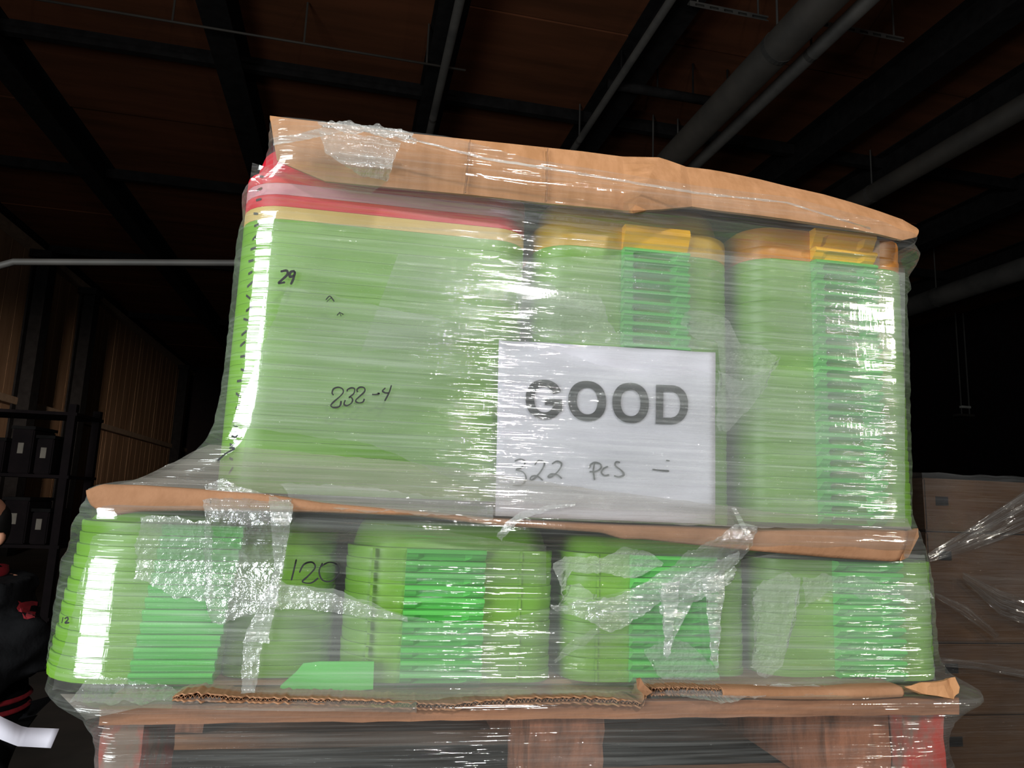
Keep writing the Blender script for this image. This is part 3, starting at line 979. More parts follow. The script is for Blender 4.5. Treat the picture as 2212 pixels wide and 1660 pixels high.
def cap_mesh():
    xs = [583, 640, 700, 790, 880, 1004, 1006, 1014, 1016, 1100, 1180, 1182, 1260, 1320, 1345, 1365, 1400, 1430, 1468, 1495, 1530, 1560, 1600, 1640, 1700, 1780, 1840, 1900, 1950, 1980]
    def pick(tab, x):
        for a, b in zip(tab, tab[1:]):
            if x <= b[0]:
                t = max(0, (x - a[0]) / (b[0] - a[0]))
                return tuple(a[k] + (b[k] - a[k]) * t for k in (1, 2))
        return tab[-1][1:]
    vs, fs, m = [], [], 8
    for i, x in enumerate(xs):
        f = i / (len(xs) - 1)
        yt, dt = pick(cap_top, x)
        xb = x + (15 * (1 - min(1, (x - 583) / 150)) if x < 733 else 0)
        yb, db = pick(cap_bot, xb)
        # crease fanning out from the pinch at the ridge to the proud fold below
        for j in range(m):
            t = j / (m - 1)
            sx = 0.0
            if 1362 <= x <= 1495:
                mid_ = 1470
                sx = (mid_ - x) * t * 0.55
            px = xb + (x - xb) * t + sx
            py = yb + (yt - yb) * t
            d = db + (dt - db) * t
            q = at(px, py, d)
            q.y += 0.0025 * noise.noise((q.x * 12, q.z * 25, 2)) - 0.004 * sin(pi * t)
            vs.append(q)
        q = at(x, yt, dt)
        for y in (0.02, 0.12, 0.25, 0.4, 0.5):
            vs.append(Vector((q.x, y, q.z - 0.0005 + 0.004 * noise.noise((q.x * 6, y * 6, 4)) )))
    k = m + 5
    for i in range(len(xs) - 1):
        for j in range(k - 1):
            fs.append((i * k + j, (i + 1) * k + j, (i + 1) * k + j + 1, i * k + j + 1))
    return mesh('cardboard_cover', vs, fs)


cap = tag(link('cardboard_cover', cap_mesh(), M_KRAFT), 'creased brown cardboard cap drooping over the top of the wrapped load', 'cardboard')
md = cap.modifiers.new('thickness', 'SOLIDIFY'); md.thickness = 0.004; md.offset = -1
for k_, (xa, ya, xb, yb) in enumerate(((1015, 304, 1005, 418), (1182, 322, 1180, 436))):
    m_ = MB(); p0, p1 = at(xa, ya, -0.022), at(xb, yb, -0.041)
    q = lerp_poly([p0, p1], 12)
    m_.tube([v + Vector((0.001 * noise.noise((v.z * 80, k_, 0)), -0.0018 - 0.003 * sin(pi * i / 11), 0)) for i, v in enumerate(q)], 0.0008, 5)
    m_.build('score_line', M_KRAFT2, cap)

# ------------------------------------------------------------------ paper sheet with its writing
YP = -0.0172
pc = [at(1078, 735, YP), at(1545, 762, YP), at(1545, 1133, YP), at(1070, 1115, YP)]
vs, fs = [], []
NX, NY = 30, 24
for j in range(NY + 1):
    for i in range(NX + 1):
        a, b = pc[0].lerp(pc[1], i / NX), pc[3].lerp(pc[2], i / NX)
        q = a.lerp(b, j / NY)
        q.y += 0.0012 * noise.noise((i * 0.25, j * 0.1, 3)) + (0.0016 * sin(i * 0.75 + j * 0.12) * max(0, 1 - j / 8))
        vs.append(q)
for j in range(NY):
    for i in range(NX):
        fs.append((j * (NX + 1) + i, (j + 1) * (NX + 1) + i, (j + 1) * (NX + 1) + i + 1, j * (NX + 1) + i + 1))
paper = tag(link('paper_sheet', mesh('paper_sheet', vs, fs), M_PAPER, None, True), 'white paper sheet printed GOOD, tucked under the film', 'paper')
md = paper.modifiers.new('thickness', 'SOLIDIFY'); md.thickness = 0.0003; md.offset = -1
YI = YP - 0.0022


def zp(x, y):
    return (1050 + x * 0.2591, 720 + y * 0.2591)


def letter(polys):
    mb = MB()
    for quad in polys:
        mb.add([at(*zp(x, y), YI) for x, y in quad], [tuple(range(len(quad)))])
    return mb.build('printed_letter', M_PRINT, paper)


def ring(cx, cy_, rx, ry, sx, sy, a0, a1, n=56, pw=2.25):
    out = []
    def pt(a, rx_, ry_):
        c, s = cos(a), sin(a)
        return (cx + rx_ * math.copysign(abs(c) ** (2 / pw), c), cy_ + ry_ * math.copysign(abs(s) ** (2 / pw), s) + 0.045 * rx_ * c)
    for i in range(n):
        a, b = a0 + (a1 - a0) * i / n, a0 + (a1 - a0) * (i + 1) / n
        out.append([pt(a, rx, ry), pt(b, rx, ry), pt(b, rx - sx, ry - sy), pt(a, rx - sx, ry - sy)])
    return out


# G: open ring, crossbar and short spur
letter(ring(484, 554, 154, 166, 73, 60, radians(28), radians(336)) + [[(490, 546), (634, 552), (634, 606), (490, 600)], [(562, 600), (634, 606), (632, 655), (566, 650)]])
letter(ring(843, 567, 158, 168, 72, 58, 0, 2 * pi))
letter(ring(1205, 582, 152, 168, 70, 58, 0, 2 * pi))
dq = []
outer, inner = [], []
for i in range(29):
    a = -pi / 2 + pi * i / 28
    c, s = cos(a), sin(a)
    outer.append((1530 + 154 * abs(c) ** 0.86, 597 + 163 * math.copysign(abs(s) ** 0.86, s)))
    inner.append((1530 + 88 * abs(c) ** 0.86, 597 + 108 * math.copysign(abs(s) ** 0.86, s)))
for i in range(28):
    dq.append([outer[i], outer[i + 1], inner[i + 1], inner[i]])
dq += [[(1417, 430), (1530, 434), (1530, 489), (1417, 485)], [(1415, 704), (1530, 705), (1530, 760), (1413, 756)], [(1417, 485), (1479, 487), (1476, 705), (1415, 704)]]
letter(dq)
Z = lambda L: [zp(x, y) for x, y in L]
strokes('handwritten_count', [Z([(238, 1068), (285, 1052), (328, 1076), (292, 1122), (252, 1140), (312, 1162), (334, 1215), (298, 1266), (222, 1270)]),
                              Z([(405, 1100), (440, 1062), (488, 1084), (458, 1150), (400, 1215), (368, 1222), (382, 1195), (425, 1192), (474, 1230)]),
                              Z([(550, 1092), (590, 1068), (630, 1092), (602, 1150), (542, 1200), (516, 1198), (545, 1176), (592, 1182), (632, 1214)])], 4.4, YI, M_INK, paper, 1)
strokes('handwritten_word', [Z([(904, 1085), (895, 1150), (905, 1226)]), Z([(862, 1128), (872, 1098), (905, 1080), (950, 1092), (958, 1125), (920, 1152), (862, 1156)]),
                             Z([(1016, 1112), (980, 1130), (962, 1162), (985, 1188), (1026, 1182)]), Z([(1116, 1080), (1085, 1074), (1078, 1106), (1126, 1145), (1148, 1182), (1108, 1200), (1066, 1190)]),
                             Z([(1386, 1137), (1450, 1145), (1526, 1151)]), Z([(1500, 1061), (1531, 1066)])], 4.6, YI, M_INK, paper, 2)

# ------------------------------------------------------------------ the stretch film
SILL = [(203, 1700), (203, 1640), (204, 1610), (196, 1580), (176, 1552), (150, 1535), (112, 1512), (95, 1485), (100, 1430), (112, 1340), (122, 1270), (132, 1210), (150, 1140), (172, 1108), (183, 1080), (192, 1052), (240, 1042),
        (300, 1037), (370, 1012), (412, 985), (440, 955), (462, 915), (474, 860), (486, 780), (494, 700), (503, 600), (514, 500), (522, 470), (528, 425), (545, 395), (566, 378), (574, 360), (578, 320), (583, 262), (584, 230)]
SILR = [(2075, 1700), (2064, 1660), (2050, 1625), (2050, 1590), (2062, 1560), (2092, 1536), (2117, 1524), (2116, 1492), (2082, 1478), (2052, 1456), (2034, 1430), (2026, 1390), (2021, 1320), (2016, 1250), (2008, 1210), (1994, 1175),
        (1984, 1145), (1975, 1120), (1972, 1050), (1969, 950), (1965, 800), (1962, 700), (1961, 632), (1970, 622), (1972, 560), (1974, 530), (1976, 470), (1978, 300)]
zz = lambda py: at(1100, py, -0.03).z
FRONT = sorted([(zz(1700), -0.048), (zz(1600), -0.05), (zz(1560), -0.056), (zz(1510), -0.066), (zz(1490), -0.05), (zz(1470), -0.024), (zz(1400), -0.0225), (zz(1230), -0.0225), (zz(1180), -0.035), (zz(1150), -0.050), (zz(1120), -0.046), (zz(1095), -0.03), (zz(1060), -0.0225),
                (zz(560), -0.0225), (zz(500), -0.026), (zz(465), -0.064), (zz(430), -0.082), (zz(380), -0.072), (zz(300), -0.06), (zz(240), -0.05)])
RADL = sorted([(zz(1700), 0.02), (zz(1560), 0.03), (zz(1490), 0.09), (zz(1200), 0.09), (zz(1130), 0.05), (zz(1080), 0.04), (zz(1000), 0.06), (zz(500), 0.06), (zz(430), 0.045), (zz(380), 0.03), (zz(300), 0.02)])
RADR = 0.045


def tangent(px, py, left):
    """where the film's side must stand for its round edge to be seen at this pixel"""
    d = ray(px, py)
    k = sqrt(d.x ** 2 + d.y ** 2)
    nx, ny = (d.y / k, -d.x / k) if left else (-d.y / k, d.x / k)
    z = at(px, py, 0.0).z
    for _ in range(4):
        r = interp(RADL, z) if left else RADR
        yc = interp(FRONT, z) + r
        q = at(px, py, yc - ny * r)
        z = q.z
    xc = q.x + nx * r
    return (z, xc - r if left else xc + r)


TL = sorted(tangent(a, b, True) for a, b in SILL)
TR = sorted(tangent(a, b, False) for a, b in SILR)
FTOP = [(0.0, 264), (0.03, 268), (0.23, 302), (0.36, 354), (0.64, 418), (0.8, 444), (0.93, 492), (1.0, 520)]


def env_y(x, z):
    """front depth of the film at a place on the load's face"""
    xl, xr, yf, rl = interp(TL, z), interp(TR, z), interp(FRONT, z), interp(RADL, z)
    if x < xl + rl:
        t = min(1, (xl + rl - x) / rl)
        return yf + rl - sqrt(max(0, rl * rl - (t * rl) ** 2))
    if x > xr - RADR:
        t = min(1, (x - xr + RADR) / RADR)
        return yf + RADR - sqrt(max(0, RADR ** 2 - (t * RADR) ** 2))
    return yf


def ripple(x, z):
    return 0.0016 * noise.noise((x * 7, z * 34, 1.7)) + 0.0006 * noise.noise((x * 16, z * 120, 4.2))


film_root = thing('stretch_film', 'clear shiny stretch film wound around the pallet of green bins', 'plastic film', (0, 0, 0))


def envelope():
    zb = at(1100, 1720, -0.05).z
    nrow, ns, nc, nf, nb = 170, 8, 12, 110, 14
    YBK = 0.56
    vs, fs, uv = [], [], []
    for j in range(nrow + 1):
        t = j / nrow
        row = []
        for i in range(nf + 1 + 2 * nc + 2 * ns + nb - 1):
            k = i
            if k < ns:
                f, kind, s = 0.0, 'L', k / ns
            elif k < ns + nc:
                f, kind, s = 0.0, 'CL', (k - ns) / nc
            elif k < ns + nc + nf + 1:
                s = (k - ns - nc) / nf; f, kind = s, 'F'
            elif k < ns + 2 * nc + nf + 1:
                f, kind, s = 1.0, 'CR', (k - ns - nc - nf) / nc
            elif k < 2 * ns + 2 * nc + nf + 1:
                f, kind, s = 1.0, 'R', (k - ns - 2 * nc - nf) / ns
            else:
                s = (k - (2 * ns + 2 * nc + nf)) / nb; f, kind = 1 - s, 'B'
            pyt = interp(FTOP, f)
            xpx = 583 + (1976 - 583) * f
            zt = at(xpx, pyt, -0.05).z
            z = zb + (zt - zb) * t
            xl, xr, yf, rl = interp(TL, z), interp(TR, z), interp(FRONT, z), interp(RADL, z)
            if kind == 'L':
                p = (xl, YBK + (yf + rl - YBK) * s)
            elif kind == 'CL':
                a = pi + pi / 2 * s; p = (xl + rl + rl * cos(a), yf + rl + rl * sin(a))
            elif kind == 'F':
                p = (xl + rl + (xr - RADR - xl - rl) * s, yf)
            elif kind == 'CR':
                a = -pi / 2 + pi / 2 * s; p = (xr - RADR + RADR * cos(a), yf + RADR + RADR * sin(a))
            elif kind == 'R':
                p = (xr, yf + RADR + (YBK - yf - RADR) * s)
            else:
                p = (xr + (xl - xr) * s, YBK)
            q = Vector((p[0], p[1], z))
            if kind == 'F':
                q.y -= ripple(q.x, z) * min(1, 8 * min(s, 1 - s))
            elif kind in ('L', 'R', 'CL', 'CR'):
                d = 0.0016 * noise.noise((q.x * 9 + q.y * 9, z * 95, 3.3)) + 0.0009 * noise.noise((q.x * 30 + q.y * 12, z * 170, 8.1))
                q.x += d * (-1 if kind in ('L', 'CL') else 1)
            vs.append(q)
            u = {'L': -0.6 + 0.5 * s, 'CL': -0.1 + 0.1 * s, 'F': s * 0.95, 'CR': 0.95 + 0.08 * s, 'R': 1.03 + 0.5 * s, 'B': 1.6 + s}[kind]
            uv.append((u, z))
        n = nf + 1 + 2 * nc + 2 * ns + nb - 1
    for j in range(nrow):
        for i in range(n):
            i2 = (i + 1) % n
            fs.append((j * n + i, j * n + i2, (j + 1) * n + i2, (j + 1) * n + i))
    me = mesh('wrap', vs, fs)
    ul = me.uv_layers.new(name='UVMap')
    for l in me.loops:
        ul.data[l.index].uv = uv[l.vertex_index]
    return link('wrap', me, F_MAIN, film_root, True)


envelope()


def layer(top, bot, mat, off, nx=90, ny=34, name='film_layer', crumple=0.0, seed=0.0, edge=0.0, rot=0.0):
    """a further wind of film over part of the face, between two photograph-pixel polylines"""
    T, B = lerp_poly([(a, b, 0) for a, b in top], nx), lerp_poly([(a, b, 0) for a, b in bot], nx)
    vs, fs, uv = [], [], []
    for i in range(nx):
        for j in range(ny):
            t = j / (ny - 1)
            p = B[i].lerp(T[i], t)
            if edge:
                wj = max(0.0, 1 - 6 * min(t, 1 - t)); wi = max(0.0, 1 - 7 * min(i / (nx - 1), 1 - i / (nx - 1)))
                e_ = edge * (1.0 if crumple else 0.6)
                p.y += e_ * wj * (2.2 * noise.noise((p.x * 0.03, t, seed)) + 1.1 * noise.noise((p.x * 0.11, t, seed + 3)))
                p.x += e_ * wi * (2.2 * noise.noise((p.y * 0.03, i, seed)) + 1.1 * noise.noise((p.y * 0.11, i, seed + 5)))
            q = at(p.x, p.y, -0.03)
            for _ in range(2):
                q = at(p.x, p.y, env_y(q.x, q.z))
            yo = q.y - off - ripple(q.x, q.z)
            if crumple:
                c = noise.noise((q.x * 22 + seed, q.z * 22, seed)) + 0.6 * abs(noise.noise((q.x * 60, q.z * 60, seed + 4))) + 0.35 * abs(noise.noise((q.x * 140, q.z * 140, seed + 9)))
                yo -= crumple * (0.4 + c)
            q = at(p.x, p.y, yo)
            vs.append(q)
            uv.append((q.x + seed, q.z + seed * 0.37))
    for i in range(nx - 1):
        for j in range(ny - 1):
            fs.append((i * ny + j, (i + 1) * ny + j, (i + 1) * ny + j + 1, i * ny + j + 1))
    me = mesh(name, vs, fs)
    ul = me.uv_layers.new(name='UVMap')
    for l in me.loops:
        ul.data[l.index].uv = uv[l.vertex_index]
    return link(name, me, mat, film_root, True)


# further winds
layer([(590, 480), (800, 486), (1100, 503), (1500, 535), (1955, 580)], [(520, 1030), (800, 1060), (1100, 1090), (1500, 1110), (1955, 1130)], F_LAYER2, 0.0014, 150, 80, seed=0.4)
layer([(860, 550), (1100, 560), (1500, 545), (1955, 590)], [(780, 760), (1080, 735), (1500, 755), (1955, 760)], F_LAYER, 0.0026, seed=1.9)
layer([(620, 620), (800, 655), (1080, 720), (1300, 790), (1955, 830)], [(500, 920), (800, 960), (1080, 1080), (1300, 1100), (1955, 1120)], F_LAYER2, 0.0036, 120, 60, seed=2.6, edge=3)
layer([(300, 1036), (450, 960), (620, 975), (900, 1000), (1300, 1060), (1700, 1110), (1960, 1120)], [(215, 1056), (450, 1064), (620, 1080), (900, 1105), (1300, 1128), (1700, 1142), (1970, 1146)], F_GREY, 0.0016, 120, 30, seed=3.1, edge=2)
layer([(200, 1160), (300, 1125), (430, 1130), (620, 1262), (720, 1272), (870, 1330), (950, 1344), (1050, 1354), (1190, 1312), (1300, 1290), (1500, 1230), (1700, 1190), (2000, 1200)],
      [(112, 1490), (300, 1500), (430, 1504), (620, 1508), (720, 1508), (870, 1512), (950, 1510), (1050, 1505), (1190, 1500), (1300, 1496), (1500, 1490), (1700, 1484), (2020, 1470)], F_LAYER, 0.002, 170, 60, seed=4.6, edge=3)
layer([(640, 1120), (900, 1140), (1100, 1170), (1180, 1180)], [(560, 1230), (720, 1238), (860, 1256), (1180, 1262)], F_MAIN, 0.003, seed=5.5)
layer([(590, 270), (720, 272), (860, 288), (864, 300)], [(590, 378), (700, 408), (800, 420), (835, 392)], F_MAIN, 0.003, 50, 30, seed=6.6)
layer([(545, 352), (680, 392), (820, 412), (1100, 430), (1500, 470), (1900, 520)], [(528, 480), (680, 486), (820, 492), (1100, 508), (1500, 540), (1900, 590)], F_MAIN, 0.0022, 120, 30, seed=7.7)
layer([(130, 1500), (300, 1500), (560, 1506), (900, 1516)], [(185, 1556), (300, 1530), (560, 1536), (900, 1540)], F_GREY, 0.002, 70, 14, seed=8.2)
layer([(215, 1580), (600, 1580), (1200, 1570), (2040, 1545)], [(208, 1690), (600, 1690), (1200, 1690), (2050, 1690)], F_BASE, 0.002, 110, 30, seed=9.1)

# crumpled and gathered pieces
layer([(440, 1050), (480, 1034), (520, 1052), (580, 1070), (630, 1078)], [(445, 1320), (456, 1345), (480, 1352), (510, 1335), (600, 1310)], F_CRUMP, 0.006, 60, 90, 'gathered_fold', 0.006, 1.0, 4)
layer([(300, 1120), (380, 1118), (460, 1125)], [(290, 1250), (380, 1290), (460, 1300)], F_CRUMP, 0.003, 40, 50, 'gathered_fold', 0.002, 1.6, 4)
layer([(540, 1290), (600, 1262), (660, 1270), (760, 1296), (880, 1335)], [(540, 1300), (600, 1318), (660, 1316), (760, 1330), (880, 1342)], F_CRUMP, 0.004, 70, 24, 'gathered_fold', 0.003, 2.0, 2)
layer([(1190, 1310), (1260, 1300), (1330, 1290), (1400, 1256), (1480, 1200), (1540, 1165), (1605, 1128), (1640, 1140)], [(1196, 1318), (1260, 1336), (1318, 1370), (1390, 1330), (1440, 1290), (1500, 1290), (1560, 1240), (1612, 1200)], F_CRUMP, 0.005, 110, 50, 'torn_film_flap', 0.004, 3.0, 4)
layer([(1425, 1275), (1470, 1240), (1540, 1215), (1600, 1190)], [(1440, 1420), (1462, 1370), (1500, 1300), (1580, 1262)], F_CRUMP, 0.007, 50, 50, 'torn_film_flap', 0.004, 4.0, 5)
layer([(1520, 1250), (1545, 1240), (1566, 1225)], [(1536, 1425), (1546, 1442), (1552, 1440)], F_ROPE, 0.008, 16, 60, 'torn_film_strip', 0.003, 4.4, 3)
layer([(1430, 1260), (1450, 1260), (1470, 1255)], [(1434, 1418), (1442, 1424), (1448, 1415)], F_ROPE, 0.009, 14, 60, 'torn_film_strip', 0.003, 4.9, 3)
layer([(580, 1075), (600, 1076), (622, 1080), (634, 1090)], [(594, 1240), (600, 1240), (604, 1240), (610, 1240)], F_ROPE, 0.01, 20, 60, 'twisted_film_rope', 0.003, 5.0, 2)
layer([(592, 1236), (598, 1236), (604, 1236), (608, 1236)], [(524, 1390), (540, 1390), (560, 1392), (580, 1392)], F_ROPE, 0.01, 20, 60, 'twisted_film_rope', 0.002, 5.3, 2)
layer([(524, 1388), (540, 1388), (556, 1390), (566, 1392)], [(520, 1500), (530, 1500), (540, 1500), (550, 1500)], F_CRUMP, 0.008, 20, 50, 'twisted_film_rope', 0.002, 5.6, 2)
layer([(186, 1468), (260, 1466), (330, 1478), (480, 1506)], [(150, 1512), (260, 1520), (330, 1520), (480, 1514)], F_CRUMP, 0.004, 60, 24, 'gathered_fold', 0.004, 8.6, 4)  # crumpled piece added to catch white glare low at the corner
layer([(600, 1044), (760, 1050), (900, 1066), (1066, 1086)], [(640, 1092), (760, 1102), (900, 1112), (1066, 1122)], F_LAYER, 0.004, 70, 24, 'gathered_fold', 0.0016, 9.4, 3)
# rope of bunched film across the cap corner and the frill on the ridge
layer([(590, 298), (640, 290), (720, 270), (760, 266), (900, 298)], [(592, 314), (640, 306), (720, 290), (760, 280), (900, 312)], F_ROPE, 0.006, 70, 14, 'twisted_film_rope', 0.0015, 6.1, 1)
layer([(690, 268), (750, 264), (800, 268), (850, 274), (885, 284)], [(700, 276), (750, 284), (800, 290), (850, 296), (890, 300)], F_ROPE, 0.005, 60, 14, 'gathered_frill', 0.004, 6.3, 5)
layer([(690, 285), (780, 290), (866, 308)], [(700, 330), (780, 380), (836, 392)], F_CRUMP, 0.006, 50, 40, 'gathered_fold', 0.0015, 6.9, 2)
# stretched rope edge running down the cap
layer([(880, 296), (1050, 340), (1250, 372), (1500, 414), (1700, 436), (1880, 492)], [(880, 300), (1050, 346), (1250, 378), (1500, 419), (1700, 440), (1880, 496)], F_ROPE, 0.004, 120, 5, 'film_edge', 0.0, 7.1, 1)
layer([(1072, 1160), (1090, 1130), (1130, 1106), (1180, 1094), (1245, 1088)], [(1082, 1168), (1100, 1150), (1136, 1118), (1184, 1104), (1245, 1092)], F_CRUMP, 0.008, 40, 12, 'torn_film_strip', 0.003, 7.4, 2)
layer([(1590, 1096), (1604, 1120), (1620, 1150)], [(1582, 1098), (1592, 1124), (1612, 1160)], F_ROPE, 0.009, 20, 10, 'torn_film_strip', 0.002, 7.6, 2)
layer([(1440, 1486), (1560, 1486), (1700, 1478), (1800, 1484)], [(1440, 1500), (1560, 1520), (1700, 1496), (1800, 1500)], F_CRUMP, 0.004, 50, 20, 'gathered_frill', 0.003, 7.9, 5)


def tissue(label, top, bot, y, amp, seed, mat=F_SOFT, nx=36, ny=36):
    T, B = lerp_poly([(a, b, 0) for a, b in top], nx), lerp_poly([(a, b, 0) for a, b in bot], nx)
    vs, fs, uv = [], [], []
    for i in range(nx):
        for j in range(ny):
            t = j / (ny - 1)
            p = B[i].lerp(T[i], t)
            wj = max(0.0, 1 - 5 * min(t, 1 - t)); wi = max(0.0, 1 - 5 * min(i / (nx - 1), 1 - i / (nx - 1)))
            p.y += wj * (13 * noise.noise((p.x * 0.025, t, seed)) + 4 * noise.noise((p.x * 0.1, t, seed)))
            p.x += wi * (13 * noise.noise((p.y * 0.025, i, seed)) + 4 * noise.noise((p.y * 0.1, i, seed)))
            q = at(p.x, p.y, y)
            q = at(p.x, p.y, y - amp * (noise.noise((q.x * 26, q.z * 26, seed)) + 0.5 * abs(noise.noise((q.x * 70, q.z * 70, seed)))))
            vs.append(q); uv.append((q.x + seed, q.z))
    for i in range(nx - 1):
        for j in range(ny - 1):
            fs.append((i * ny + j, (i + 1) * ny + j, (i + 1) * ny + j + 1, i * ny + j + 1))
    me = mesh('plastic_bag', vs, fs)
    ul = me.uv_layers.new(name='UVMap')
    for l in me.loops:
        ul.data[l.index].uv = uv[l.vertex_index]
    return tag(link('plastic_bag', me, mat, None, True), label, 'plastic bag', 'thin pale bags caught under the film')


tissue('pale limp bag beneath the film beside the top corner of the white paper', [(1480, 675), (1530, 672), (1575, 690), (1600, 745), (1640, 745), (1685, 775)], [(1470, 700), (1510, 730), (1550, 745), (1555, 800), (1580, 860), (1600, 850)], -0.0165, 0.003, 1.0)
tissue('pale bag scrap hanging down beside the white paper sheet', [(1550, 800), (1600, 820), (1660, 790), (1685, 770)], [(1552, 930), (1575, 930), (1600, 900), (1650, 840)], -0.0162, 0.003, 2.2)
tissue('pale folded bag under the cloudy film above the corner of the paper', [(1112, 610), (1150, 606), (1200, 622), (1290, 640)], [(1120, 700), (1150, 722), (1200, 724), (1330, 718)], -0.0162, 0.002, 3.1)
tissue('looped pale bag lying against the bins below the middle sheet', [(1200, 1215), (1240, 1200), (1300, 1205), (1360, 1186), (1420, 1204), (1426, 1218)], [(1212, 1300), (1232, 1240), (1300, 1232), (1350, 1248), (1400, 1240), (1426, 1222)], -0.0162, 0.003, 4.4)
tissue('pale bag corner pushed out below the looped bag', [(1226, 1275), (1250, 1270), (1290, 1286)], [(1205, 1306), (1240, 1310), (1290, 1290)], -0.016, 0.003, 5.4)
tissue('pale limp bag standing upright between the two carton-side bin stacks', [(1628, 1280), (1650, 1250), (1700, 1238), (1730, 1250), (1724, 1290)], [(1626, 1440), (1640, 1458), (1668, 1456), (1690, 1446), (1700, 1400)], -0.0164, 0.004, 6.2)
tissue('pale bag strip wound across the lower corner grips near the cartons', [(1735, 1250), (1850, 1246), (1930, 1262), (2014, 1276)], [(1735, 1312), (1790, 1280), (1930, 1296), (2014, 1298)], -0.0168, 0.003, 7.3)
tissue('large pale bag swelling low behind the torn hanging film', [(1395, 1400), (1440, 1385), (1490, 1392), (1545, 1445)], [(1410, 1450), (1440, 1478), (1500, 1484), (1560, 1470)], -0.0164, 0.003, 8.2)
tissue('narrow pale bag tail slanting beside the dark gap', [(1196, 1432), (1240, 1380), (1290, 1355)], [(1196, 1436), (1250, 1400), (1300, 1366)], -0.016, 0.002, 9.0, nx=24, ny=10)


# ink on the film
def yink(x, y):
    q = at(x, y, -0.03)
    for _ in range(2):
        q = at(x, y, env_y(q.x, q.z))
    return q.y - 0.0062


S2 = lambda L: [(680 + x * 0.0904, 800 + y * 0.0904) for x, y in L]
strokes('ink_number', [S2([(450, 600), (415, 545), (450, 450), (560, 410), (660, 450), (680, 530), (600, 630), (450, 760), (385, 840), (430, 890), (540, 890), (610, 840), (630, 735)]),
                       S2([(780, 510), (780, 470), (870, 425), (950, 450), (930, 560), (820, 650), (870, 650), (905, 720), (860, 800), (760, 850), (700, 810), (730, 715)]),
                       S2([(1030, 525), (1005, 470), (1080, 410), (1180, 425), (1190, 510), (1080, 620), (985, 710), (990, 760), (1060, 785), (1150, 760), (1185, 685)]),
                       S2([(1368, 580), (1450, 582), (1540, 565), (1500, 548)]), S2([(1690, 425), (1630, 480), (1625, 510), (1690, 545), (1770, 545)]), S2([(1832, 360), (1790, 500), (1740, 610), (1670, 738)])], 4.2, yink, M_INK, film_root, 3)
strokes('ink_number', [[(606, 587), (619, 585), (621, 593), (610, 604), (602, 612), (616, 610)], [(637, 586), (628, 588), (626, 598), (636, 595), (637, 587), (634, 602), (628, 615)]], 6.5, yink, M_INK, film_root, 4)
S3 = lambda L: [(60 + x * 0.3617, 960 + y * 0.3617) for x, y in L]
strokes('ink_number', [S3([(1604, 688), (1590, 750), (1574, 815)]), S3([(1622, 768), (1650, 718), (1698, 706), (1716, 738), (1672, 790), (1640, 822), (1690, 830), (1735, 800)]),
                       S3([(1760, 710), (1740, 760), (1760, 812), (1812, 818), (1856, 775), (1848, 722), (1800, 706), (1750, 730)])], 4.2, yink, M_INK, film_root, 5)
strokes('ink_number', [S3([(211, 1034), (203, 1070)]), S3([(220, 1044), (236, 1035), (240, 1048), (224, 1068), (248, 1066)])], 4.6, yink, M_INK, film_root, 6)
strokes('ink_smudge', [[(704, 648), (712, 640), (718, 646), (722, 652)], [(728, 682), (734, 676), (742, 680)], [(706, 652), (716, 643)], [(733, 674), (737, 684)]], 3.0, yink, M_INK, film_root, 7)
strokes('ink_smudge', [[(495, 968), (506, 970), (488, 980), (470, 996)], [(500, 942), (508, 945), (514, 940)], [(504, 920), (514, 922)]], 5.0, yink, M_INK, film_root, 8)

# ------------------------------------------------------------------ person beside the load
def skin_figure(name, joints, bones, mat, parent=None, sub=2, root=0):
    me = bpy.data.meshes.new(name)
    me.from_pydata([j[0] for j in joints], bones, [])
    o = link(name, me, mat, parent)
    sk = o.modifiers.new('skin', 'SKIN')
    sk.use_smooth_shade = True
    lay = me.skin_vertices[0] if me.skin_vertices else None
    for i, j in enumerate(joints):
        r = j[1]
        lay.data[i].radius = r if isinstance(r, tuple) else (r, r)
        lay.data[i].use_root = (i == root)
    ss = o.modifiers.new('subdivision', 'SUBSURF'); ss.levels = ss.render_levels = sub
    return o


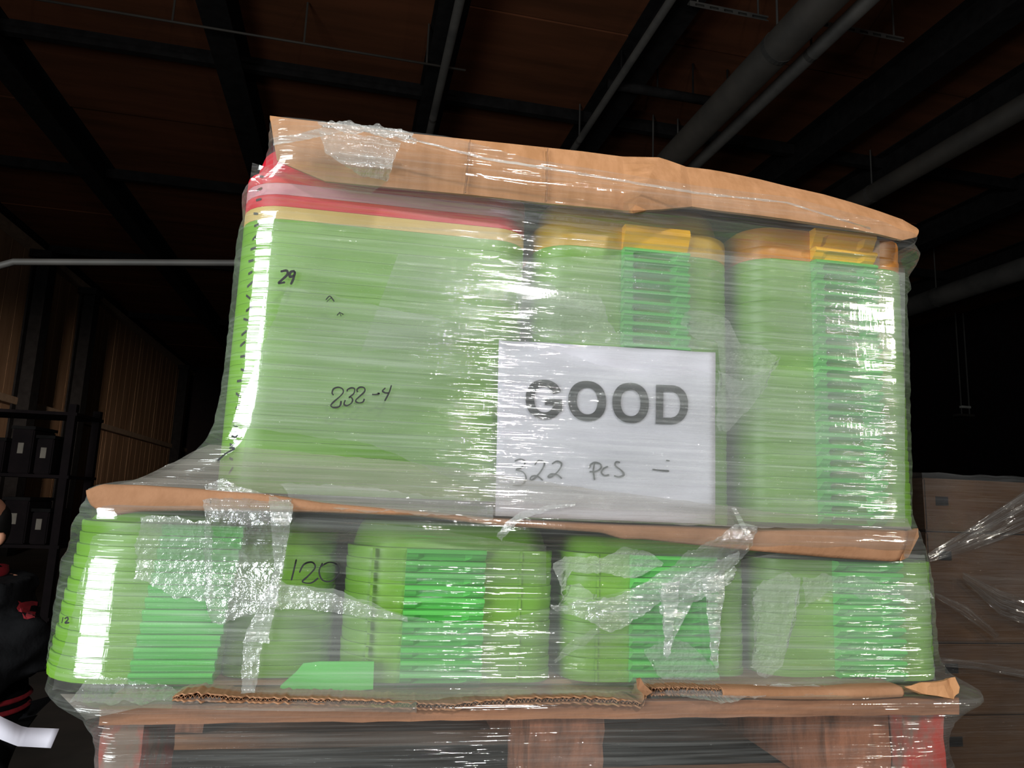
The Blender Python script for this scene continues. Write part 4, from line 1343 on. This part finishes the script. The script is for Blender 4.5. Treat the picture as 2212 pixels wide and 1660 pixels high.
def fused(name, chains, mat, parent=None, voxel=0.012, smooth=8, wrinkle=0.0):
    """one continuous surface grown around tapering limbs: every chain is a list of (centre, (half width, half depth))"""
    mb = MB()
    n = 20
    for ch in chains:
        C_ = [Vector(c[0]) for c in ch]
        Rr = [c[1] if isinstance(c[1], tuple) else (c[1], c[1]) for c in ch]
        rings = []
        t0 = (C_[1] - C_[0]).normalized(); t1 = (C_[-1] - C_[-2]).normalized()
        for s_ in (0.98, 0.75, 0.4):
            rings.append((C_[0] - t0 * min(Rr[0]) * s_, Rr[0][0] * sqrt(1 - s_ * s_), Rr[0][1] * sqrt(1 - s_ * s_), t0))
        for q in range(len(C_) - 1):
            for e in range(6):
                u_ = e / 6
                w_ = u_ * u_ * (3 - 2 * u_)
                tt = (C_[min(q + 1, len(C_) - 1)] - C_[q]).normalized()
                rings.append((C_[q].lerp(C_[q + 1], u_), Rr[q][0] + (Rr[q + 1][0] - Rr[q][0]) * w_, Rr[q][1] + (Rr[q + 1][1] - Rr[q][1]) * w_, tt))
        rings.append((C_[-1], Rr[-1][0], Rr[-1][1], t1))
        for s_ in (0.4, 0.75, 0.98):
            rings.append((C_[-1] + t1 * min(Rr[-1]) * s_, Rr[-1][0] * sqrt(1 - s_ * s_), Rr[-1][1] * sqrt(1 - s_ * s_), t1))
        vs, fs = [], []
        for c, rx, ry, t in rings:
            a = Vector((1, 0, 0)) if abs(t.x) < 0.8 else Vector((0, 0, 1))
            b = t.cross(a).normalized()
            a = b.cross(t).normalized()
            for q in range(n):
                an = 2 * pi * q / n
                p = c + a * (rx * cos(an)) + b * (ry * sin(an))
                if wrinkle:
                    p += (p - c).normalized() * wrinkle * (abs(noise.noise((p.x * 9, p.y * 9, p.z * 22))) * 2 - 0.5)
                vs.append(p)
        for q in range(len(rings) - 1):
            for e in range(n):
                fs.append((q * n + e, q * n + (e + 1) % n, (q + 1) * n + (e + 1) % n, (q + 1) * n + e))
        fs.append(tuple(range(n))[::-1]); fs.append(tuple((len(rings) - 1) * n + e for e in range(n)))
        mb.add(vs, fs)
    o = mb.build(name, mat, parent, True)
    rm = o.modifiers.new('remesh', 'REMESH'); rm.mode = 'VOXEL'; rm.voxel_size = voxel; rm.use_smooth_shade = True
    sm = o.modifiers.new('smooth', 'SMOOTH'); sm.iterations = smooth; sm.factor = 0.5
    return o


pp = at(-58, 1165, 1.5)
person = thing('person', 'person in black quilted jacket with red trims standing beside the load, holding white paper', 'person', (pp.x, 1.5, 0), radians(-25))
# figure faces local -Y, its left hand side is local +X
HZ = pp.z + 0.01
arm = lambda s_: [((s_ * 0.15, 0.015, HZ - 0.27), 0.05), ((s_ * 0.225, 0.03, 1.1), 0.047), ((s_ * 0.2, -0.15, 0.985), 0.038), ((s_ * 0.195, -0.235, 0.95), (0.04, 0.022))]
leg_ = lambda s_: [((s_ * 0.09, 0.01, 0.9), 0.092), ((s_ * 0.1, -0.01, 0.48), 0.06), ((s_ * 0.105, 0.03, 0.1), 0.043), ((s_ * 0.11, -0.1, 0.045), (0.042, 0.035))]
fused('body', [[((0, 0.01, 0.9), (0.15, 0.1)), ((0, 0, 1.06), (0.13, 0.092)), ((0, 0, 1.24), (0.155, 0.1)), ((0, 0.01, HZ - 0.22), (0.1, 0.065)), ((0, 0.0, HZ - 0.14), (0.055, 0.056)), ((0, -0.005, HZ - 0.08), (0.052, 0.056))],
               [((0, -0.012, HZ - 0.055), (0.055, 0.07)), ((0, -0.008, HZ), (0.072, 0.088)), ((0, 0.0, HZ + 0.055), (0.07, 0.086))], arm(1), arm(-1), leg_(1), leg_(-1)], M_SKIN, person, 0.011, 5)
# fingers
for sx in (1, -1):
    for k in range(4):
        L_ = (0.038, 0.044, 0.041, 0.032)[k]
        b = Vector((sx * (0.195 + (k - 1.5) * 0.018), -0.235, 0.95))
        pts = [b + Vector((0, 0.02, 0)), b + Vector((0, -L_ * 0.8, -0.006)), b + Vector((0, -L_ * 1.3, -0.026)), b + Vector((0, -L_ * 1.2, -0.05))]
        skin_figure('finger', [(p, (0.009, 0.008)) for p in pts], [(0, 1), (1, 2), (2, 3)], M_SKIN, person, 1)
    b = Vector((sx * 0.16, -0.2, 0.945))
    skin_figure('thumb', [(b + Vector((sx * 0.02, 0, 0)), 0.011), (b + Vector((-sx * 0.012, -0.03, -0.01)), 0.010), (b + Vector((-sx * 0.002, -0.055, -0.03)), 0.008)], [(0, 1), (1, 2)], M_SKIN, person, 1)
# face
for sx in (1, -1):
    m_ = MB(); m_.tube([(sx * 0.03, -0.086, HZ), (sx * 0.03, -0.094, HZ)], 0.011, 10); m_.build('eye', M_PALE, person, smooth=True)
    skin_figure('ear', [((sx * 0.074, 0.012, HZ + 0.012), (0.014, 0.02)), ((sx * 0.08, 0.018, HZ - 0.008), (0.012, 0.016)), ((sx * 0.076, 0.01, HZ - 0.028), (0.008, 0.01))], [(0, 1), (1, 2)], M_SKIN, person, 1)
skin_figure('nose', [((0, -0.086, HZ + 0.01), 0.008), ((0, -0.104, HZ - 0.025), 0.013)], [(0, 1)], M_SKIN, person, 1)
m_ = MB(); m_.tube([(-0.022, -0.088, HZ - 0.062), (0, -0.094, HZ - 0.06), (0.022, -0.088, HZ - 0.062)], 0.006, 6); m_.build('mouth', M_REDCLOTH, person, smooth=True)
skin_figure('hair', [((0, 0.0, HZ + 0.075), (0.084, 0.09)), ((0, 0.035, HZ + 0.03), (0.08, 0.06)), ((0, 0.05, HZ - 0.05), (0.062, 0.04))], [(0, 1), (1, 2)], M_HAIR, person)
# jacket, trousers, shoes
hem = at(88, 1508, 1.5).z
sl = lambda s_: [((s_ * 0.16, 0.01, HZ - 0.25), 0.085), ((s_ * 0.222, 0.02, HZ - 0.34), 0.088), ((s_ * 0.235, 0.03, 1.1), 0.082), ((s_ * 0.215, -0.1, 1.01), 0.07), ((s_ * 0.2, -0.155, 0.985), 0.05)]
jacket = fused('jacket', [[((0, 0.01, hem + 0.1), (0.21, 0.16)), ((0, 0, 1.12), (0.205, 0.155)), ((0, 0, 1.24), (0.2, 0.14)), ((0, 0.01, HZ - 0.23), (0.15, 0.1)), ((0, 0.01, HZ - 0.15), (0.085, 0.082)), ((0, 0.01, HZ - 0.125), (0.082, 0.08))], sl(1), sl(-1)], M_BLACKCLOTH, person, 0.009, 3, 0.022)


def ring_band(cz, rx, ry, h, mat, name, parent, tilt=0.0, cx=0.0, cy_=0.0, n=40):
    vs, fs = [], []
    for i in range(n):
        a = 2 * pi * i / n
        for r_, dz in ((1.0, -h / 2), (1.04, 0), (1.0, h / 2)):
            vs.append((cx + rx * r_ * cos(a), cy_ + ry * r_ * sin(a), cz + dz + tilt * cos(a)))
    for i in range(n):
        k = (i + 1) % n
        for j in range(2):
            fs.append((i * 3 + j, k * 3 + j, k * 3 + j + 1, i * 3 + j + 1))
    return link(name, mesh(name, vs, fs), mat, parent, True)


ring_band(hem, 0.205, 0.158, 0.1, M_BLACKCLOTH, 'hem_rib', jacket, 0.0)
ring_band(hem + 0.012, 0.214, 0.167, 0.014, M_REDCLOTH, 'hem_stripe', jacket)
ring_band(hem - 0.016, 0.214, 0.167, 0.014, M_REDCLOTH, 'hem_stripe', jacket)
ring_band(HZ - 0.1, 0.088, 0.086, 0.03, M_REDCLOTH, 'collar_stripe', jacket, cy_=0.01)
skin_figure('trousers', [((0, 0.01, 0.92), (0.17, 0.12)), ((0.095, 0.01, 0.82), 0.105), ((0.1, -0.01, 0.47), 0.08), ((0.105, 0.025, 0.1), 0.065), ((-0.095, 0.01, 0.82), 0.105), ((-0.1, -0.01, 0.47), 0.08), ((-0.105, 0.025, 0.1), 0.065)], [(0, 1), (1, 2), (2, 3), (0, 4), (4, 5), (5, 6)], M_JEANS, person)
for sx in (1, -1):
    skin_figure('shoe', [((sx * 0.105, 0.05, 0.045), (0.045, 0.044)), ((sx * 0.11, -0.08, 0.04), (0.05, 0.036)), ((sx * 0.112, -0.17, 0.03), (0.042, 0.026))], [(0, 1), (1, 2)], M_DARK, person, 1)
# red emblem of a charging animal on the upper sleeve
em = [(0, 0), (6, -10), (3, -16), (12, -12), (20, -14), (34, -16), (48, -14), (58, -20), (62, -16), (54, -8), (56, 2), (46, 4), (42, 14), (46, 22), (38, 22), (34, 10), (24, 8), (20, 18), (24, 26), (16, 24), (12, 10), (4, 8)]
bpy.context.view_layer.update()
dg = bpy.context.evaluated_depsgraph_get()
jev = jacket.evaluated_get(dg)
inv = (Matrix.Translation(person.location) @ Matrix.Rotation(person.rotation_euler.z, 4, 'Z')).inverted()


def on_jacket(px, py, off):
    o_, d_ = inv @ CAM, (inv.to_3x3() @ ray(px, py)).normalized()
    ok, loc, nor, _i = jev.ray_cast(o_, d_)
    return (loc - d_ * off) if ok else None


vs, fs = [], []
pts2 = [(36 + x * 0.95, 1314 + y * 0.95) for x, y in em]
tri = bmesh.new()
tri.faces.new([tri.verts.new((x, y, 0)) for x, y in pts2])
bmesh.ops.triangulate(tri, faces=tri.faces)
bmesh.ops.subdivide_edges(tri, edges=tri.edges, cuts=1)
bmesh.ops.triangulate(tri, faces=tri.faces)
good = {}
for v in tri.verts:
    q = on_jacket(v.co.x, v.co.y, 0.004)
    if q is not None:
        good[v] = len(vs); vs.append(q)
for f in tri.faces:
    if all(v in good for v in f.verts):
        fs.append(tuple(good[v] for v in f.verts))
tri.free()
emb = link('sleeve_emblem', mesh('sleeve_emblem', vs, fs), M_REDCLOTH, jacket)
emb['label'] = 'red horned animal emblem'

# white paper strip held in the hand
tp = [(-60, 1508), (0, 1548), (52, 1572), (128, 1575)]
bt = [(-60, 1570), (0, 1598), (38, 1613), (110, 1617)]
T, B = lerp_poly([(a, b, 0) for a, b in tp], 16), lerp_poly([(a, b, 0) for a, b in bt], 16)
vs, fs = [], []
for i in range(16):
    yy = 1.2 - 0.02 * sin(i / 15 * pi * 1.5)
    vs += [at(B[i].x, B[i].y, yy), at(T[i].x, T[i].y, yy + 0.02)]
for i in range(15):
    fs.append((2 * i, 2 * i + 2, 2 * i + 3, 2 * i + 1))
strip = tag(link('paper_strip', mesh('paper_strip', vs, fs), M_PAPER, None, True), 'curled blank white paper strip held in front of the dark jacket', 'paper')
md = strip.modifiers.new('thickness', 'SOLIDIFY'); md.thickness = 0.0008
